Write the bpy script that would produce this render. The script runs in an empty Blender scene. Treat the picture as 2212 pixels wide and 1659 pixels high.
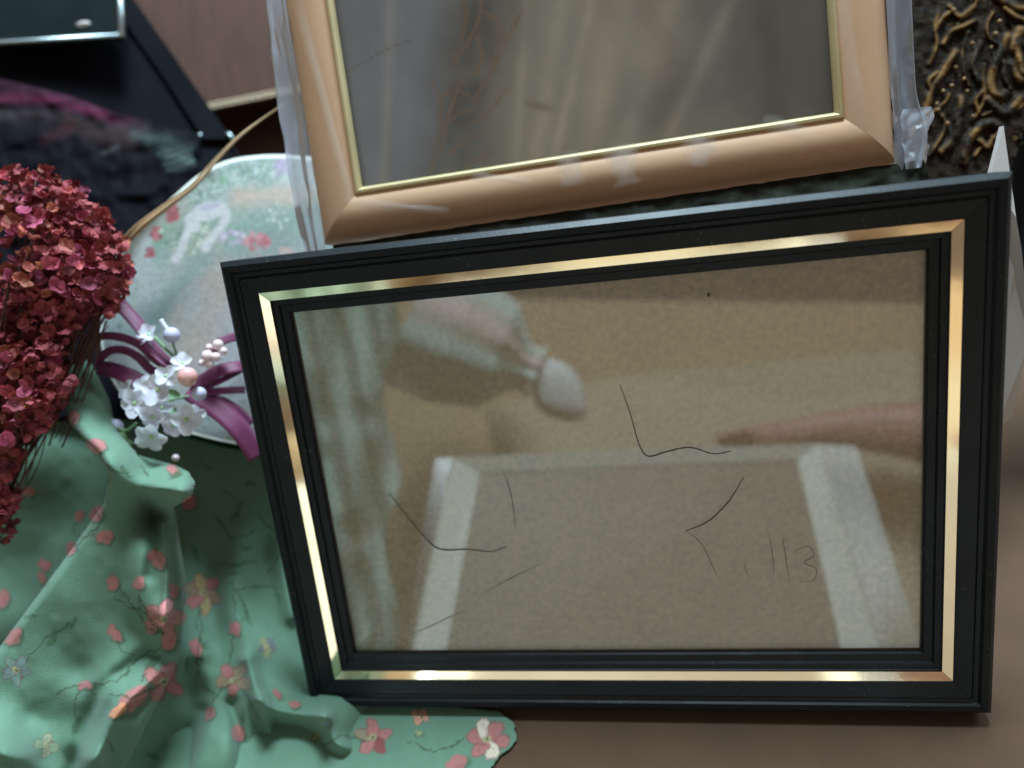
import bpy, bmesh, math, random
import numpy as np
from mathutils import Vector, Matrix

random.seed(7)
RNG = np.random.default_rng(7)
scene = bpy.context.scene
COL = scene.collection

# ------------------------------------------------------------------ camera
FPX, CX, CY = 1586.3, 1105.5, 829.5            # phone lens: focal length and centre for a picture 2211 wide
UPC = np.array([-0.158, 0.86, 0.49]); UPC /= np.linalg.norm(UPC)   # gravity seen from the camera
FWD = np.array([0, 0, -1.0]); YC = FWD - UPC * (FWD @ UPC); YC /= np.linalg.norm(YC)
XC = np.cross(YC, UPC)
ROT = np.array([XC, YC, UPC])                    # camera axes -> world axes
CAM = np.array([0.0, 0.0, 0.36])
cam_d = bpy.data.cameras.new("camera"); cam = bpy.data.objects.new("camera", cam_d); COL.objects.link(cam)
cam_d.sensor_width = 36; cam_d.lens = 36 * FPX / 2211.0
cam_d.clip_start = 0.01; cam_d.clip_end = 50
cam.matrix_world = Matrix.Translation(CAM.tolist()) @ Matrix(ROT.tolist()).to_4x4()
cam_d.dof.use_dof = True; cam_d.dof.focus_distance = 0.275; cam_d.dof.aperture_fstop = 4.2
scene.camera = cam
ROT = ROT.T                                     # row vectors: camera space @ ROT = world

# ------------------------------------------------------------------ light
scene.view_settings.view_transform = 'Standard'; scene.view_settings.look = 'None'
scene.view_settings.exposure = 0.0; scene.view_settings.gamma = 1.0
w = bpy.data.worlds.new("World"); scene.world = w; w.use_nodes = True
bg = w.node_tree.nodes['Background']; bg.inputs[0].default_value = (0.70, 0.60, 0.50, 1); bg.inputs[1].default_value = 0.31

def lookat(o, p, target):
    o.location = p
    o.rotation_euler = (Vector(target) - Vector(p)).to_track_quat('-Z', 'Y').to_euler()
def area(name, p, target, sx, sy, energy, col):
    l = bpy.data.lights.new(name, 'AREA'); l.shape = 'RECTANGLE'; l.size = sx; l.size_y = sy
    l.energy = energy; l.color = col
    o = bpy.data.objects.new(name, l); COL.objects.link(o); lookat(o, p, target); return o
area("window_light", (0.18, 0.62, 1.40), (-0.08, 0.12, 0.1), 0.40, 0.4, 46.0, (0.66, 0.88, 1.0))
area("side_fill_light", (1.05, 0.40, 0.95), (-0.1, 0.12, 0.1), 0.5, 0.5, 9.0, (0.64, 0.88, 1.0))  # added fill lamp for highlights on the frame's top edge and cloth stripe

# ------------------------------------------------------------------ helpers
def C2W(p):                                       # camera-space (x right, y up, -z forward) to world
    return CAM + np.asarray(p, float) @ ROT
def Q(x, y, d):                                   # point seen at picture position x, y at distance d along the axis
    return C2W([(x - CX) / FPX * d, -(y - CY) / FPX * d, -d])
def Qn(x, y, d):
    x, y, d = np.broadcast_arrays(np.asarray(x, float), np.asarray(y, float), np.asarray(d, float))
    return C2W(np.stack([(x - CX) / FPX * d, -(y - CY) / FPX * d, -d], -1))

def tag(o, label=None, cat=None, group=None, kind=None):
    for k, v in (('label', label), ('category', cat), ('group', group), ('kind', kind)):
        if v: o[k] = v
    return o
def thing(name, label, cat, loc=(0, 0, 0), group=None, mat=None):
    o = bpy.data.objects.new(name, None); COL.objects.link(o); o.empty_display_size = 0.02
    if mat is not None: o.matrix_world = mat
    else: o.location = loc
    return tag(o, label, cat, group)
def wloc(o):                                      # world location of an unrotated root
    while o.parent: o = o.parent
    return np.array(o.location)
def mk(name, verts, faces, mat, parent=None, smooth=False, world=False, attr=None):
    """world=True: verts are world coords (parent chain unrotated); else local to the parent"""
    v = np.asarray(verts, float)
    loc = None
    if world:
        if parent: v = v - wloc(parent)
        else: loc = v.mean(0); v = v - loc
    me = bpy.data.meshes.new(name); me.from_pydata(v.tolist(), [], [list(f) for f in faces]); me.update()
    if mat: me.materials.append(mat)
    if smooth: me.polygons.foreach_set('use_smooth', [True] * len(me.polygons))
    if attr is not None:
        ca = me.color_attributes.new('print', 'FLOAT_COLOR', 'POINT')
        a = np.ones((len(v), 4)); a[:, :3] = attr
        ca.data.foreach_set('color', a.ravel())
    o = bpy.data.objects.new(name, me); COL.objects.link(o)
    if parent: o.parent = parent
    if loc is not None: o.location = loc
    return o
def grid_faces(nu, nv):
    i = np.arange((nu - 1) * (nv - 1)); r, c = i // (nu - 1), i % (nu - 1); a = r * nu + c
    return np.stack([a, a + 1, a + nu + 1, a + nu], -1)

def boxv(x0, x1, y0, y1, z0, z1):
    v = [(x, y, z) for z in (z0, z1) for y in (y0, y1) for x in (x0, x1)]
    f = [(0, 2, 3, 1), (4, 5, 7, 6), (0, 1, 5, 4), (2, 6, 7, 3), (0, 4, 6, 2), (1, 3, 7, 5)]
    return v, f
def slab(corners, th):
    """thick sheet from a planar polygon of world points; thickness away from the camera"""
    c = np.array(corners); n = np.cross(c[1] - c[0], c[2] - c[0]); n /= np.linalg.norm(n)
    if n @ (CAM - c[0]) > 0: n = -n
    k = len(c); v = np.r_[c, c + n * th]
    f = [tuple(range(k)), tuple(range(2 * k - 1, k - 1, -1))] + [(i, i + k, (i + 1) % k + k, (i + 1) % k) for i in range(k)]
    return v, f
def smooth_path(p, n=6):
    p = np.asarray(p, float); out = []
    P = np.r_[[2 * p[0] - p[1]], p, [2 * p[-1] - p[-2]]]
    for i in range(1, len(P) - 2):
        for t in np.linspace(0, 1, n, endpoint=False):
            a, b, c, d = P[i - 1], P[i], P[i + 1], P[i + 2]
            out.append(0.5 * (2 * b + (c - a) * t + (2 * a - 5 * b + 4 * c - d) * t * t + (3 * b - a - 3 * c + d) * t ** 3))
    out.append(p[-1]); return np.array(out)
def tube(path, r, k=6, V=None, F=None):
    path = np.asarray(path, float); n = len(path); r = np.broadcast_to(np.asarray(r, float), (n,))
    V = [] if V is None else V; F = [] if F is None else F; b0 = len(V)
    T = np.gradient(path, axis=0); T /= np.linalg.norm(T, axis=1)[:, None] + 1e-12
    ref = np.array([0.3, 0.2, 0.93])
    for i in range(n):
        s = np.cross(T[i], ref); s /= np.linalg.norm(s) + 1e-12; u = np.cross(s, T[i])
        for j in range(k):
            a = 2 * math.pi * j / k; V.append(path[i] + r[i] * (math.cos(a) * s + math.sin(a) * u))
    for i in range(n - 1):
        for j in range(k):
            a = b0 + i * k + j; b = b0 + i * k + (j + 1) % k; F.append((a, b, b + k, a + k))
    F.append(tuple(b0 + j for j in range(k - 1, -1, -1))); F.append(tuple(b0 + (n - 1) * k + j for j in range(k)))
    return V, F
def ball(c, r, sq=(1, 1, 1), nu=12, nv=8):
    V = []; F = []
    for i in range(nv + 1):
        th = math.pi * i / nv
        for j in range(nu):
            ph = 2 * math.pi * j / nu
            V.append(np.asarray(c) + r * np.array(sq) * np.array([math.sin(th) * math.cos(ph), math.sin(th) * math.sin(ph), math.cos(th)]))
    for i in range(nv):
        for j in range(nu):
            a = i * nu + j; b = i * nu + (j + 1) % nu; F.append((a, a + nu, b + nu, b))
    return V, F

# smooth value noise for painting prints
def vnoise(x, y, s, seed=0):
    r = np.random.default_rng(seed); G = r.random((64, 64)); X = np.asarray(x) / s; Y = np.asarray(y) / s
    xi = np.floor(X).astype(int); yi = np.floor(Y).astype(int); fx = X - xi; fy = Y - yi
    fx = fx * fx * (3 - 2 * fx); fy = fy * fy * (3 - 2 * fy)
    g = lambda a, b: G[a % 64, b % 64]
    return (g(xi, yi) * (1 - fx) + g(xi + 1, yi) * fx) * (1 - fy) + (g(xi, yi + 1) * (1 - fx) + g(xi + 1, yi + 1) * fx) * fy
def S(c):                                         # sRGB 0-255 -> linear
    c = np.asarray(c, float) / 255.0
    return np.where(c <= 0.04045, c / 12.92, ((c + 0.055) / 1.055) ** 2.4)
def segdist(x, y, pts):
    d = np.full(np.shape(x), 1e9)
    for (a, b), (c, e) in zip(pts[:-1], pts[1:]):
        dx, dy = c - a, e - b; L = dx * dx + dy * dy + 1e-9
        t = np.clip(((x - a) * dx + (y - b) * dy) / L, 0, 1)
        d = np.minimum(d, np.hypot(x - a - t * dx, y - b - t * dy))
    return d
def mix(col, c, m):
    m = np.clip(m, 0, 1)[..., None]; return col * (1 - m) + np.asarray(c) * m
def ell(x, y, cx, cy, rx, ry, ang=0, soft=0.15):
    a = math.radians(ang); dx, dy = x - cx, y - cy
    u = (dx * math.cos(a) + dy * math.sin(a)) / rx; v = (-dx * math.sin(a) + dy * math.cos(a)) / ry
    return np.clip((1 - np.hypot(u, v)) / soft + 0.5, 0, 1)
def inpoly(x, y, poly):
    x = np.asarray(x, float); y = np.asarray(y, float); ins = np.zeros(x.shape, bool); n = len(poly)
    for i in range(n):
        (x1, y1), (x2, y2) = poly[i], poly[(i + 1) % n]
        c = ((y1 > y) != (y2 > y)) & (x < (x2 - x1) * (y - y1) / (y2 - y1 + 1e-12) + x1); ins ^= c
    return ins

# ------------------------------------------------------------------ materials
def material(name, col, rough=0.6, metal=0.0, noise=0.0, nscale=60, bump=0.0, bscale=200, spec=0.5, stretch=None,
             attr=False, rnd=0.0, sheen=0.0, coat=0.0, sss=0.0, trans=0.0, rough_noise=0.0):
    m = bpy.data.materials.new(name); m.use_nodes = True; nt = m.node_tree; N = nt.nodes; L = nt.links
    b = N['Principled BSDF']; b.inputs['Roughness'].default_value = rough; b.inputs['Metallic'].default_value = metal
    b.inputs['Specular IOR Level'].default_value = spec
    b.inputs['Sheen Weight'].default_value = sheen; b.inputs['Coat Weight'].default_value = coat
    if sss: b.inputs['Subsurface Weight'].default_value = sss; b.inputs['Subsurface Scale'].default_value = 0.004
    tc = N.new('ShaderNodeTexCoord'); mp = N.new('ShaderNodeMapping'); L.new(tc.outputs['Object'], mp.inputs[0])
    if stretch: mp.inputs['Scale'].default_value = stretch
    if attr:
        src = N.new('ShaderNodeVertexColor'); src.layer_name = 'print'; out = src.outputs[0]
    else:
        src = N.new('ShaderNodeRGB'); src.outputs[0].default_value = (*col, 1); out = src.outputs[0]
    if noise:
        nz = N.new('ShaderNodeTexNoise'); nz.inputs['Scale'].default_value = nscale; nz.inputs['Detail'].default_value = 6
        L.new(mp.outputs[0], nz.inputs['Vector'])
        mr = N.new('ShaderNodeMapRange'); mr.inputs[1].default_value = 0.25; mr.inputs[2].default_value = 0.75
        mr.inputs[3].default_value = 1 - noise; mr.inputs[4].default_value = 1 + noise; L.new(nz.outputs[0], mr.inputs[0])
        mx = N.new('ShaderNodeMix'); mx.data_type = 'RGBA'; mx.blend_type = 'MULTIPLY'; mx.inputs[0].default_value = 1
        L.new(out, mx.inputs[6]); L.new(mr.outputs[0], mx.inputs[7]); out = mx.outputs[2]
    if rough_noise:
        nz = N.new('ShaderNodeTexNoise'); nz.inputs['Scale'].default_value = 45; nz.inputs['Detail'].default_value = 5
        L.new(tc.outputs['Object'], nz.inputs['Vector'])
        mr = N.new('ShaderNodeMapRange'); mr.inputs[3].default_value = rough - rough_noise; mr.inputs[4].default_value = rough + rough_noise
        L.new(nz.outputs[0], mr.inputs[0]); L.new(mr.outputs[0], b.inputs['Roughness'])
    if rnd:
        oi = N.new('ShaderNodeObjectInfo'); hs = N.new('ShaderNodeHueSaturation')
        mr = N.new('ShaderNodeMapRange'); mr.inputs[3].default_value = 1 - rnd; mr.inputs[4].default_value = 1 + rnd
        L.new(oi.outputs['Random'], mr.inputs[0]); L.new(mr.outputs[0], hs.inputs['Value'])
        mr2 = N.new('ShaderNodeMapRange'); mr2.inputs[3].default_value = 0.47; mr2.inputs[4].default_value = 0.535
        wn = N.new('ShaderNodeTexWhiteNoise'); wn.noise_dimensions = '1D'; L.new(oi.outputs['Random'], wn.inputs['W'])
        L.new(wn.outputs[0], mr2.inputs[0]); L.new(mr2.outputs[0], hs.inputs['Hue'])
        L.new(out, hs.inputs['Color']); out = hs.outputs[0]
    L.new(out, b.inputs['Base Color'])
    if bump:
        nb = N.new('ShaderNodeTexNoise'); nb.inputs['Scale'].default_value = bscale; nb.inputs['Detail'].default_value = 4
        L.new(mp.outputs[0], nb.inputs['Vector'])
        bm = N.new('ShaderNodeBump'); bm.inputs['Strength'].default_value = bump; bm.inputs['Distance'].default_value = 0.001
        L.new(nb.outputs[0], bm.inputs['Height']); L.new(bm.outputs[0], b.inputs['Normal'])
    if trans:
        tr = N.new('ShaderNodeBsdfTranslucent'); L.new(out, tr.inputs[0]); ms = N.new('ShaderNodeMixShader'); ms.inputs[0].default_value = trans
        L.new(b.outputs[0], ms.inputs[1]); L.new(tr.outputs[0], ms.inputs[2]); L.new(ms.outputs[0], N['Material Output'].inputs[0])
    return m
def film_material(name, refl, milk, rough=0.08, tint=(1, 1, 1), milkcol=(0.8, 0.85, 0.9), bump=0.0, bscale=60, streak=0.0, ior=1.5):
    """clear pane or film: lets light through, mirrors part of it, a little milky"""
    m = bpy.data.materials.new(name); m.use_nodes = True; nt = m.node_tree; N = nt.nodes; L = nt.links
    N.remove(N['Principled BSDF']); out = N['Material Output']
    t = N.new('ShaderNodeBsdfTransparent'); t.inputs[0].default_value = (*tint, 1)
    g = N.new('ShaderNodeBsdfGlossy'); g.inputs['Roughness'].default_value = rough
    d = N.new('ShaderNodeBsdfDiffuse'); d.inputs[0].default_value = (*milkcol, 1)
    a = N.new('ShaderNodeMixShader'); a.inputs[0].default_value = milk; L.new(t.outputs[0], a.inputs[1]); L.new(d.outputs[0], a.inputs[2])
    fr = N.new('ShaderNodeFresnel'); fr.inputs[0].default_value = ior
    ad = N.new('ShaderNodeMath'); ad.operation = 'ADD'; ad.use_clamp = True; ad.inputs[1].default_value = refl; L.new(fr.outputs[0], ad.inputs[0])
    tl = N.new('ShaderNodeBsdfTranslucent'); tl.inputs[0].default_value = (*milkcol, 1); dm = N.new('ShaderNodeMixShader'); dm.inputs[0].default_value = 0.5
    L.new(d.outputs[0], dm.inputs[1]); L.new(tl.outputs[0], dm.inputs[2]); L.new(dm.outputs[0], a.inputs[2])
    b = N.new('ShaderNodeMixShader'); L.new(ad.outputs[0], b.inputs[0]); L.new(a.outputs[0], b.inputs[1]); L.new(g.outputs[0], b.inputs[2])
    if streak:
        tc = N.new('ShaderNodeTexCoord'); nz = N.new('ShaderNodeTexNoise'); nz.inputs['Scale'].default_value = 30; nz.inputs['Detail'].default_value = 3
        mp = N.new('ShaderNodeMapping'); mp.inputs['Scale'].default_value = (2.2, 0.35, 1); mp.inputs['Rotation'].default_value = (0, 0, 0.42); L.new(tc.outputs['Object'], mp.inputs[0]); L.new(mp.outputs[0], nz.inputs['Vector'])
        mr = N.new('ShaderNodeMapRange'); mr.inputs[1].default_value = 0.35; mr.inputs[2].default_value = 0.7
        mr.inputs[3].default_value = max(0, milk - streak); mr.inputs[4].default_value = milk + streak
        L.new(nz.outputs[0], mr.inputs[0]); L.new(mr.outputs[0], a.inputs[0])
    if bump:
        tc = N.new('ShaderNodeTexCoord'); nb = N.new('ShaderNodeTexNoise'); nb.inputs['Scale'].default_value = bscale
        L.new(tc.outputs['Object'], nb.inputs['Vector']); bm = N.new('ShaderNodeBump'); bm.inputs['Strength'].default_value = bump; bm.inputs['Distance'].default_value = 0.002
        L.new(nb.outputs[0], bm.inputs['Height']); L.new(bm.outputs[0], g.inputs['Normal'])
    L.new(b.outputs[0], out.inputs[0]); return m

M_BLACK = material('black_lacquer', (0.0055, 0.0075, 0.0105), 0.45, noise=0.35, nscale=25, bump=0.06, bscale=700, spec=0.22, rough_noise=0.12)
_nt = M_BLACK.node_tree; _b = _nt.nodes['Principled BSDF']; _src = _b.inputs['Base Color'].links[0].from_socket
_tc = _nt.nodes.new('ShaderNodeTexCoord'); _nz = _nt.nodes.new('ShaderNodeTexNoise'); _nz.inputs['Scale'].default_value = 900; _nz.inputs['Detail'].default_value = 2; _nt.links.new(_tc.outputs['Object'], _nz.inputs['Vector'])
_n2 = _nt.nodes.new('ShaderNodeTexNoise'); _n2.inputs['Scale'].default_value = 35; _n2.inputs['Detail'].default_value = 4; _nt.links.new(_tc.outputs['Object'], _n2.inputs['Vector'])
_r1 = _nt.nodes.new('ShaderNodeMapRange'); _r1.inputs[1].default_value = .64; _r1.inputs[2].default_value = .74; _nt.links.new(_nz.outputs[0], _r1.inputs[0])
_r2 = _nt.nodes.new('ShaderNodeMapRange'); _r2.inputs[1].default_value = .42; _r2.inputs[2].default_value = .66; _r2.inputs[4].default_value = .75; _nt.links.new(_n2.outputs[0], _r2.inputs[0])
_mu = _nt.nodes.new('ShaderNodeMath'); _mu.operation = 'MULTIPLY'; _nt.links.new(_r1.outputs[0], _mu.inputs[0]); _nt.links.new(_r2.outputs[0], _mu.inputs[1])
_mx = _nt.nodes.new('ShaderNodeMix'); _mx.data_type = 'RGBA'; _nt.links.new(_mu.outputs[0], _mx.inputs[0]); _nt.links.new(_src, _mx.inputs[6]); _mx.inputs[7].default_value = (.11, .115, .11, 1); _nt.links.new(_mx.outputs[2], _b.inputs['Base Color'])
M_GOLD = material('gold_foil', (0.95, 0.74, 0.52), 0.10, metal=1.0, noise=0.08, nscale=40, bump=0.05, bscale=60, rough_noise=0.05)
M_BACK = material('kraft_board', (0.54, 0.435, 0.325), 0.75, noise=0.22, nscale=420, bump=0.15, bscale=500)
M_GLASS = film_material('frame_glass', 0.115, 0.05, 0.025, milkcol=(0.75, 0.7, 0.62))
M_TAN = material('tan_wood', S((216, 174, 140)), 0.5, noise=0.08, nscale=14, stretch=(1, 1, 1), bump=0.05, bscale=300, spec=0.4, coat=0.08)
M_GILT = material('gilt_lip', S((196, 176, 132)), 0.45, metal=0.1, noise=0.12, nscale=50)
M_PICTURE = material('print_painted_glare', (1, 1, 1), 0.5, attr=True, noise=0.06, nscale=160)
M_PRINTD = material('dark_print', (1, 1, 1), 0.7, attr=True, noise=0.1, nscale=160, spec=0.04)
M_PICGLASS = film_material('picture_glass', 0.04, 0.16, 0.22, milkcol=(0.74, 0.75, 0.76), streak=0.05)
M_FILM = film_material('plastic_film', 0.04, 0.58, 0.3, milkcol=(0.70, 0.76, 0.90), bump=0.3, bscale=60, streak=0.22)
M_CLOTH = material('printed_cotton', (1, 1, 1), 0.85, attr=True, noise=0.05, nscale=300, bump=0.25, bscale=1500, sheen=0.15, trans=0.12)
M_PLAQUE = material('painted_plaque', (1, 1, 1), 0.45, attr=True, noise=0.12, nscale=600, bump=0.1, bscale=900)
M_RIM = material('cream_rim', S((225, 226, 215)), 0.5, noise=0.06, nscale=80)
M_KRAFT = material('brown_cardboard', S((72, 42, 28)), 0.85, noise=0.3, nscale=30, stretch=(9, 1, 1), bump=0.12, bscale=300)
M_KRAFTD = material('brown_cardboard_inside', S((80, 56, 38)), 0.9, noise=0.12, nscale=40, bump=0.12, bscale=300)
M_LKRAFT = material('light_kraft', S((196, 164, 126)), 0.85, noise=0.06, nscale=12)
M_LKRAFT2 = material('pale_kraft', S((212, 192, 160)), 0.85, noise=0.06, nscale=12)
M_FLUTE = material('torn_corrugation', S((222, 198, 168)), 0.9, noise=0.15, nscale=400)
M_WHITEB = material('white_board', S((196, 186, 182)), 0.7, noise=0.10, nscale=30)
M_REED = material('dry_reed', S((176, 144, 108)), 0.65, noise=0.18, nscale=120, bump=0.1, bscale=400)
M_RED = material('dried_red_petal', S((168, 74, 80)), 0.7, rnd=0.5, noise=0.2, nscale=400, trans=0.2)
M_REDIN = material('dried_red_core', S((142, 58, 62)), 0.8, noise=0.5, nscale=160)
M_REDSTEM = material('dried_stem', S((88, 52, 42)), 0.8, noise=0.2, nscale=200)
M_PETAL = material('white_silk_petal', S((228, 226, 236)), 0.6, noise=0.06, nscale=250, trans=0.3, rnd=0.04)
M_PETALG = material('petal_heart', S((176, 206, 150)), 0.6, noise=0.1, nscale=300)
M_RIBBON = material('magenta_satin', S((106, 24, 74)), 0.55, noise=0.12, nscale=300, sheen=0.3, trans=0.15)
M_BEADW = material('pearl_bead', S((232, 205, 208)), 0.25, coat=0.5)
M_BEADP = material('coral_bead', S((226, 172, 168)), 0.15, coat=0.8, sss=0.3)
M_BEADL = material('lilac_bud', S((186, 184, 210)), 0.5, noise=0.05, nscale=200)
M_GREENSTEM = material('green_stem', S((118, 150, 112)), 0.6, noise=0.1, nscale=200)
M_BAG = film_material('bag_film', 0.03, 0.07, 0.2, milkcol=(0.75, 0.76, 0.78))
M_WISP = bpy.data.materials.new('painted_film_glare'); M_WISP.use_nodes = True
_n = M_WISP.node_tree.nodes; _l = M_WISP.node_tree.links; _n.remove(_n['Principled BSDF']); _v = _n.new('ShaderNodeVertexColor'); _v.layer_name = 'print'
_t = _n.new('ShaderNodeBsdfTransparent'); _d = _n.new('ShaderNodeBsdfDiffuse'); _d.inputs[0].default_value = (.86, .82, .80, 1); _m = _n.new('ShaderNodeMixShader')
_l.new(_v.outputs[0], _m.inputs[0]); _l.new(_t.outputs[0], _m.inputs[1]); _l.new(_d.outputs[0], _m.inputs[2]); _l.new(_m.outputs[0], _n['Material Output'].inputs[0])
M_SHADEFOLD = material('shade_dark_fold', S((38, 40, 32)), 0.9, noise=0.5, nscale=300, spec=0.1)  # film fold coloured dark for the shadow between the two frames
M_ORN = material('ornate_dark', (1, 1, 1), 0.5, attr=True, noise=0.3, nscale=120, bump=0.1, bscale=400, spec=0.04)
M_ORND = material('ornate_bronze', S((92, 62, 34)), 0.5, metal=0.2, noise=0.5, nscale=120, bump=0.4, bscale=250)
M_ORNG = material('ornate_gilt', S((116, 84, 46)), 0.5, metal=0.25, noise=0.65, nscale=90, bump=0.5, bscale=300)
M_PANEL = material('black_panel', (0.005, 0.005, 0.007), 0.7, spec=0.03, noise=0.4, nscale=20)
M_SILVER = material('silver_edge', S((186, 200, 204)), 0.3, metal=0.7, noise=0.15, nscale=60)
M_HAIR = material('dark_hair', S((62, 64, 62)), 0.5)
M_LINT = material('grey_lint', S((112, 122, 104)), 0.95, noise=0.3, nscale=400)
M_SKIN = material('skin', S((196, 140, 128)), 0.5, sss=0.2, noise=0.06, nscale=60)
M_DARKG = film_material('dark_glass', 0.02, 0.0, 0.08)

# ------------------------------------------------------------------ mitred frame builder
def mitred(parent, name, W, H, prof, mat, sides='BRTL', gap=0.00008, smooth=False):
    """four rails with a closed profile (u inwards, h towards the viewer), origin at the frame's centre"""
    res = {}
    for s in sides:
        V = []; k = len(prof)
        for e in (0, 1):
            for u, h in prof:
                x, y = W / 2 - u, H / 2 - u
                p = {'B': (-x, -y), 'R': (x, -y), 'T': (x, y), 'L': (-x, y)}[s] if e == 0 else {'B': (x, -y), 'R': (x, y), 'T': (-x, y), 'L': (-x, -y)}[s]
                d = {'B': (1, 0), 'R': (0, 1), 'T': (-1, 0), 'L': (0, -1)}[s]; g = gap if e == 0 else -gap
                V.append((p[0] + d[0] * g, p[1] + d[1] * g, h))
        F = [(i, i + k, (i + 1) % k + k, (i + 1) % k) for i in range(k)] + [tuple(range(k)), tuple(range(2 * k - 1, k - 1, -1))]
        res[s] = mk(name, V, F, mat, parent)
        bm = bmesh.new(); bm.from_mesh(res[s].data); bmesh.ops.recalc_face_normals(bm, faces=bm.faces); bm.to_mesh(res[s].data); bm.free()
        if smooth:
            res[s].data.polygons.foreach_set('use_smooth', [True] * len(res[s].data.polygons))
            res[s].data.set_sharp_from_angle(angle=math.radians(38))
    return res
def pose(xa, ya, za, origin):                     # axes in camera space (y up) -> world matrix
    R = np.array([np.asarray(a) @ ROT for a in (xa, ya, za)]).T
    m = Matrix(R.tolist()).to_4x4(); m.translation = Vector(C2W(origin).tolist()); return m
mmv = lambda prof: [(u / 1000, h / 1000) for u, h in prof]

# ------------------------------------------------------------------ black frame
BW, BH = 0.28, 0.20057
RB = np.array([[0.9793, 0.1164, 0.1657], [-0.0728, 0.9659, -0.2485], [-0.1889, 0.2313, 0.9544]])
flip = np.array([1, -1, -1])
BX, BY, BZ = RB[:, 0] * flip, -RB[:, 1] * flip, -RB[:, 2] * flip
BO = np.array([0.03412, 0.03955, 0.28237]) * flip
black_m = pose(BX, BY, BZ, BO)
black = thing('black_picture_frame', 'small black picture frame with a gold inner strip and empty glass, leaning in front', 'picture frame', mat=black_m)
mitred(black, 'frame_rail', BW, BH, mmv([(0, -16), (0, -1.9), (1.9, 0.1), (4.4, 0.2), (5.2, -1.1), (6.6, -1.4), (7.6, -0.6), (13.3, -2.0), (13.6, -3.2),
       (17.0, -4.2), (17.2, -4.6), (19.3, -5.0), (19.7, -6.2), (22.4, -6.8), (22.9, -7.6), (22.9, -8.5), (20.6, -8.5), (20.6, -16)]), M_BLACK)
mitred(black, 'gold_strip', BW, BH, mmv([(13.55, -3.0), (13.55, -2.3), (17.0, -3.2), (17.0, -4.0)]), M_GOLD, gap=0.0001)
v, f = boxv(-BW / 2 + .0209, BW / 2 - .0209, -BH / 2 + .0209, BH / 2 - .0209, -0.0108, -0.0088); mk('glass', v, f[1:], M_GLASS, black)
v, f = boxv(-BW / 2 + .0210, BW / 2 - .0210, -BH / 2 + .0210, BH / 2 - .0210, -0.0145, -0.0112); mk('backing_board', v, f, M_BACK, black)
BN = (BZ @ ROT); BP0 = np.array(black_m @ Vector((0, 0, -0.0088)))
def MIR(x, y, D):                                 # a real place in front of the glass whose mirror image shows at x, y
    p = Q(x, y, D); return p - 2 * ((p - BP0) @ BN) * BN
def onframe(x, y, lift):                          # a point lying on the glass at picture position x, y
    r = Q(x, y, 1.0) - CAM; t = ((BP0 - CAM) @ BN) / (r @ BN); return CAM + r * t + BN * lift
FLOOR_Z = float(min((black_m @ Vector((sx * BW / 2, -BH / 2, -0.016)))[2] for sx in (-1, 1))) - 0.0005
def floor_depth(x, y):
    r = Qn(x, y, np.ones(np.shape(x))) - CAM; return (FLOOR_Z - CAM[2]) / np.minimum(r[..., 2], -1e-3)

# ------------------------------------------------------------------ cardboard carton around everything
box = thing('cardboard_box', 'brown cardboard carton that holds the picture frames and flowers', 'cardboard box', (0, 0.1, FLOOR_Z))
def onfloor(x, y): return Q(x, y, float(floor_depth(x, y)))
fa, fb = onfloor(-700, 1730), onfloor(2600, 1730)     # raised inner shelf the frame stands on; it ends just in front of it
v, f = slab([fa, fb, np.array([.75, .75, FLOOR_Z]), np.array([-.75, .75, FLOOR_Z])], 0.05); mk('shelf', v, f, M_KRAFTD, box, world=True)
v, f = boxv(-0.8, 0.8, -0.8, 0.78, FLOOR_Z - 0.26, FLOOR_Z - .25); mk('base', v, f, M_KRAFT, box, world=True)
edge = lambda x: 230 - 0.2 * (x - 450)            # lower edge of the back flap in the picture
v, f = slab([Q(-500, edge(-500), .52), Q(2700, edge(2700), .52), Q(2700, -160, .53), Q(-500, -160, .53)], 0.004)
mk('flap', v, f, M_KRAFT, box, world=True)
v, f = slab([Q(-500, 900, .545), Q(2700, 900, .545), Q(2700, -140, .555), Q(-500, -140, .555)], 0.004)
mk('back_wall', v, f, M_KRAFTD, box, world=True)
V = []; F = []                                    # two liners and the fluting along the flap's cut edge
xs = np.arange(300, 720, 2.0)
for off in (-4.5, 4.5): tube(Qn(xs, edge(xs) + off + np.random.default_rng(3).normal(0, .35, len(xs)), .5165), .00036, 5, V, F)
tube(Qn(xs, edge(xs) + 4.2 * np.sin(xs * 0.55), .5165), .00035, 5, V, F)
mk('corrugated_edge', V, F, M_FLUTE, box, world=True)
v, f = slab([Q(2167, 272, .264), Q(2138, 385, .268), Q(2120, 620, .276), Q(2150, 930, .284), Q(2186, 900, .280), Q(2222, 740, .270), Q(2216, 640, .266), Q(2206, 540, .263), Q(2194, 470, .262)], 0.003)
mk('flap', v, f, M_WHITEB, box, world=True)['label'] = 'pale whitish flap behind the right edge of the black frame'

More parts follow.
